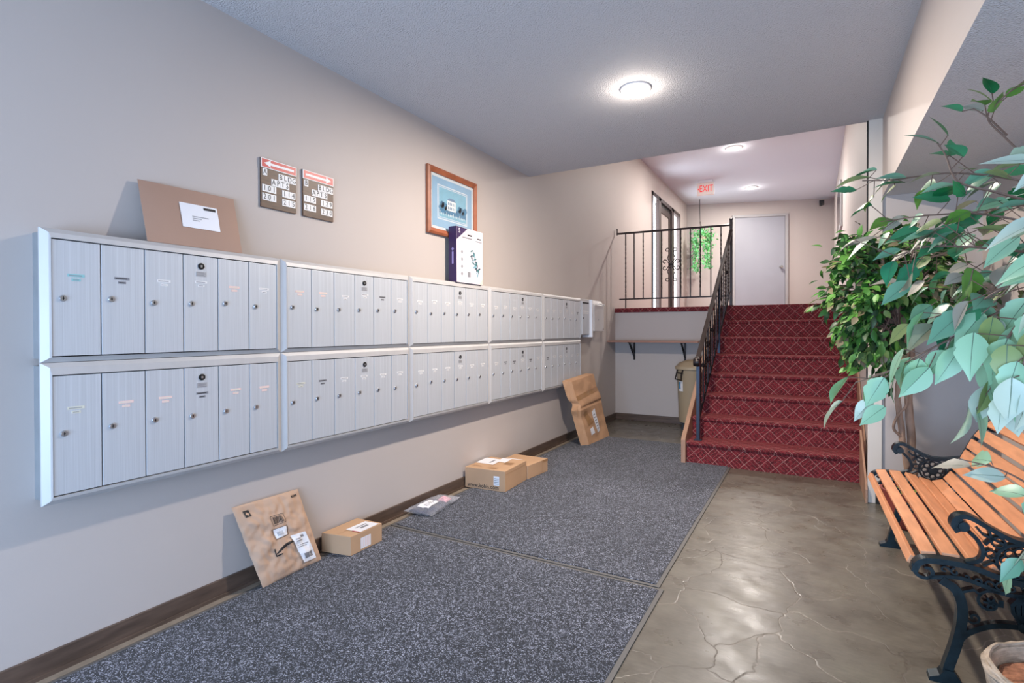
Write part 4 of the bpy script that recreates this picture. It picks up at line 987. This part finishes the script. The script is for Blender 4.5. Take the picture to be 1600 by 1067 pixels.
for bi, (c, e, n) in enumerate(blobs):
    c = Vector(c)
    for q in range(max(3, n//22)):
        dv = Vector((rr_.gauss(0, 1), rr_.gauss(0, 1), rr_.gauss(0, 1))).normalized(); tip = c+Vector((dv.x*e[0], dv.y*e[1], dv.z*e[2]))*rr_.uniform(.55, 1)
        if tip.y > 4.55: tip.y = 4.55
        if tip.x > 3.34: tip.x = 3.34
        mid = (hub*.5+tip*.5)+Vector((0, 0, .05)); pts = [hub+Vector((rr_.uniform(-.02, .02), 0, rr_.uniform(-.2, .2))), mid, tip]; branch(b, pts, .006, .0018, 4)
        for m_i in range(22):
            s = rr_.uniform(.35, 1.0); p = (mid*(1-s)+tip*s)+Vector((rr_.gauss(0, .03), rr_.gauss(0, .03), rr_.gauss(0, .03)))
            if p.y > 4.57 or p.x > 3.36: continue
            d = (tip-hub).normalized()*.6+Vector((rr_.gauss(0, .5), rr_.gauss(0, .5), -.65+rr_.gauss(0, .35)))
            leaf(V, Fc, MI, p, d, Vector((rr_.gauss(0, .6), -.6+rr_.gauss(0, .5), .9)), rr_.uniform(.056, .084), rr_.uniform(.030, .042), rr_.choices((0, 1, 2, 3, 4), (5, 5, 2.4, 2.5, 4))[0])
obj('twigs', b, MT['twig'], fic)
leaf_obj('foliage', V, Fc, MI, FIC, fic)

# ------------------------------------------------------------------ large leaved silk tree at the right
tr = thing('silk_tree', 'large-leaved artificial tree in mint and emerald green overhanging the bench from the right', 'tree', (3.03, 2.0, 0))
b = MB(); b.lathe([(.13, 0), (.15, .015), (.165, .12), (.185, .26), (.192, .285), (.188, .30), (.170, .298), (.155, .255), (.001, .255)], (3.035, 1.975, 0), 30)
for k in range(3): b.tube([(3.035+(.188-k*.005)*math.cos(a), 1.975+(.188-k*.005)*math.sin(a), .292+.006*k+.004*math.sin(a*9+k*2)) for a in [2*PI*i/36 for i in range(37)]], .006, 6)
obj('wicker_basket', b, MT['basket2'], tr, smooth=True)
b = MB(); nn_ = 30; vs = [(3.035, 1.975, .285)]
for r_i in range(1, 7):
    for k in range(nn_):
        a = 2*PI*k/nn_; rr = .155*r_i/6; vs.append((3.035+rr*math.cos(a), 1.975+rr*math.sin(a), .285-.02*(r_i/6)**2+.012*noise.noise(Vector((rr*40*math.cos(a), rr*40*math.sin(a), 1)))))
fs = [(0, 1+k, 1+(k+1) % nn_) for k in range(nn_)]+[(1+(r_i*nn_)+k, 1+((r_i+1)*nn_)+k, 1+((r_i+1)*nn_)+(k+1) % nn_, 1+(r_i*nn_)+(k+1) % nn_) for r_i in range(5) for k in range(nn_)]
b.add(vs, fs); b.keep = True; obj('moss', b, MT['moss'], tr, smooth=True)
b = MB(); branch(b, [(3.04, 1.99, .25), (3.06, 1.97, .6), (3.03, 1.93, 1.0), (3.05, 1.9, 1.4), (3.0, 1.92, 1.7), (2.98, 1.93, 1.95)], .024, .010, 9, .01, 4)
branch(b, [(3.03, 1.96, .25), (3.02, 1.9, .6), (3.06, 1.85, 1.0), (2.98, 1.6, 1.35), (2.93, 1.35, 1.55)], .018, .007, 9, .01, 6); obj('trunk', b, MT['bark'], tr, smooth=True)
BR = {
'top': [(2.99, 1.93, 1.6), (2.94, 1.95, 1.69), (2.87, 1.9, 1.76), (2.82, 1.85, 1.81), (2.84, 1.8, 1.84), (2.88, 1.8, 1.87)],
'topl': [(2.87, 1.9, 1.77), (2.82, 1.85, 1.81), (2.79, 1.85, 1.84)],
'left': [(2.99, 1.93, 1.5), (2.97, 1.95, 1.62), (2.87, 1.95, 1.67), (2.76, 2.0, 1.71), (2.64, 2.05, 1.72), (2.56, 2.1, 1.74)],
'left2': [(3.0, 1.92, 1.4), (2.97, 1.95, 1.51), (2.84, 1.95, 1.57), (2.73, 2.0, 1.59), (2.61, 2.1, 1.6)],
'left3': [(3.01, 1.9, 1.35), (2.97, 1.95, 1.44), (2.83, 1.9, 1.47), (2.71, 1.95, 1.49), (2.63, 2.0, 1.47)],
'leftup': [(2.95, 1.93, 1.58), (2.85, 1.9, 1.62), (2.77, 1.9, 1.66), (2.75, 1.95, 1.75), (2.73, 1.95, 1.79)],
'low': [(3.03, 1.9, 1.2), (2.93, 1.8, 1.33), (2.82, 1.75, 1.29), (2.75, 1.75, 1.24), (2.67, 1.8, 1.18), (2.61, 1.85, 1.13), (2.53, 1.9, 1.09)],
'low2': [(3.02, 1.8, 1.2), (2.9, 1.7, 1.32), (2.82, 1.65, 1.24), (2.79, 1.65, 1.15), (2.8, 1.7, 1.07)],
'low3': [(3.0, 1.7, 1.2), (2.87, 1.6, 1.24), (2.82, 1.55, 1.19), (2.81, 1.55, 1.1)],
'mid': [(3.02, 1.8, 1.3), (2.9, 1.7, 1.39), (2.82, 1.7, 1.35), (2.77, 1.75, 1.31), (2.7, 1.85, 1.28)],
'bench': [(3.04, 1.9, .75), (2.98, 1.8, 0.8), (2.93, 1.9, 0.83), (2.87, 1.95, 0.86), (2.79, 2.0, 0.87)],
'benchb': [(3.04, 1.9, .7), (2.98, 1.8, 0.71), (2.92, 1.8, 0.67), (2.9, 1.85, 0.61)],
'benchc': [(3.03, 1.9, .8), (2.98, 1.8, 0.9), (2.92, 1.8, 0.81), (2.9, 1.85, 0.73)],
'near1': [(2.95, 1.4, 1.5), (2.86, 1.32, 1.56), (2.82, 1.32, 1.58), (2.80, 1.36, 1.60)],
'near2': [(2.96, 1.5, 1.42), (2.87, 1.35, 1.46), (2.83, 1.35, 1.45), (2.81, 1.38, 1.46)],
'near3': [(2.97, 1.6, 1.35), (2.87, 1.35, 1.38), (2.83, 1.35, 1.39), (2.81, 1.4, 1.39)],
'in1': [(3.0, 1.95, 1.45), (2.97, 2.15, 1.5), (2.86, 2.3, 1.52), (2.76, 2.4, 1.5)],
'in2': [(3.0, 1.95, 1.4), (3.0, 2.1, 1.42), (2.92, 2.25, 1.42), (2.82, 2.35, 1.38)],
'in3': [(3.0, 1.95, 1.5), (3.02, 2.1, 1.6), (2.98, 2.2, 1.63), (2.88, 2.3, 1.64)],
'in4': [(3.0, 1.95, 1.35), (3.0, 2.1, 1.32), (2.95, 2.2, 1.30), (2.86, 2.3, 1.28)],
'near4': [(2.98, 1.65, 1.3), (2.87, 1.35, 1.31), (2.84, 1.35, 1.33), (2.82, 1.4, 1.32)],
}
# per branch: leaf count, size, weights of (emerald, mint, pale sheen, green, teal sheen, sage), spread, start, droop
SPEC = {'top': (7, .062, (3, 0, 0, 4, 1, 0), .02, .5, 0), 'topl': (3, .055, (1, 0, 0, 4, 0, 1), .01, .5, 0), 'left': (20, .085, (6, 1, 0, 2, 3, 1), .03, .22, .15), 'left2': (24, .085, (6, 1, 0, 3, 3, 2), .045, .1, .3),
 'left3': (24, .085, (5, 1, 0, 3, 3, 3), .045, .1, .4), 'leftup': (6, .075, (5, 0, 0, 3, 1, 0), .02, .4, 0), 'low': (21, .095, (0, 7, 2, 1, 2, 1), .03, .3, .8), 'low2': (13, .10, (1, 6, 2, 2, 2, 0), .03, .3, .9),
 'low3': (8, .10, (1, 5, 2, 2, 2, 0), .03, .4, .9), 'mid': (16, .095, (2, 4, 1, 3, 2, 3), .05, .2, .6), 'bench': (5, .085, (0, 4, 3, 1, 0, 1), .02, .35, .2), 'benchb': (5, .08, (1, 4, 1, 0, 4, 0), .02, .35, .7),
 'benchc': (5, .08, (1, 4, 2, 0, 2, 0), .02, .4, .6), 'in1': (26, .075, (4, 1, 0, 3, 3, 3), .06, .15, .4), 'in2': (26, .075, (3, 1, 0, 3, 3, 4), .06, .15, .5), 'in3': (20, .075, (4, 1, 1, 3, 2, 3), .05, .2, .3), 'in4': (18, .08, (3, 2, 0, 3, 3, 3), .05, .2, .6), 'near1': (5, .085, (0, 3, 6, 0, 0, 0), .02, .45, .2), 'near2': (4, .085, (0, 4, 4, 0, 2, 1), .02, .45, .5), 'near3': (5, .085, (0, 4, 4, 0, 2, 0), .02, .45, .6), 'near4': (4, .085, (0, 4, 4, 1, 2, 0), .02, .45, .8)}
b = MB(); V, Fc, MI = [], [], []; rr_ = random.Random(12); bx, by = [], []
for nm, pts in BR.items():
    P = branch(b, pts, .0045 if nm not in ('top', 'topl') else .003, .0016, 5)
    n, sz, wts, spr, st0, drp = SPEC[nm]
    for k in range(n):
        q = st0+(1-st0)*(k+.6*rr_.random())/n; i = min(len(P)-2, int(q*(len(P)-1))); p = P[i].lerp(P[i+1], rr_.random()); tn = (P[i+1]-P[i]).normalized()
        side = Vector((tn.y, -tn.x, 0))*(1 if k % 2 else -1); d = tn*.7+side*.6*rr_.uniform(.3, 1.2)+Vector((0, 0, -drp+rr_.gauss(0, .25)))
        if k == n-1: d = tn+Vector((0, 0, -drp*.6))
        off = Vector((rr_.gauss(0, spr), rr_.gauss(0, spr), rr_.gauss(0, spr))); base_ = p+off; b.tube([p, p+off*.6+d.normalized()*.01, base_+d.normalized()*.018], .0013, 4)
        L = sz*rr_.uniform(.85, 1.25)
        leaf(V, Fc, MI, base_+d.normalized()*.015, d, Vector((rr_.gauss(0, .45), -.55+rr_.gauss(0, .3), .8)), L, L*rr_.uniform(.5, .62), rr_.choices(range(6), wts)[0], rr_.uniform(.1, .4), rr_.uniform(.05, .35), rr_.random() < .3, 6)
obj('branches', b, MT['twig'], tr, smooth=True)
leaf_obj('foliage', V, Fc, MI, BIG, tr)
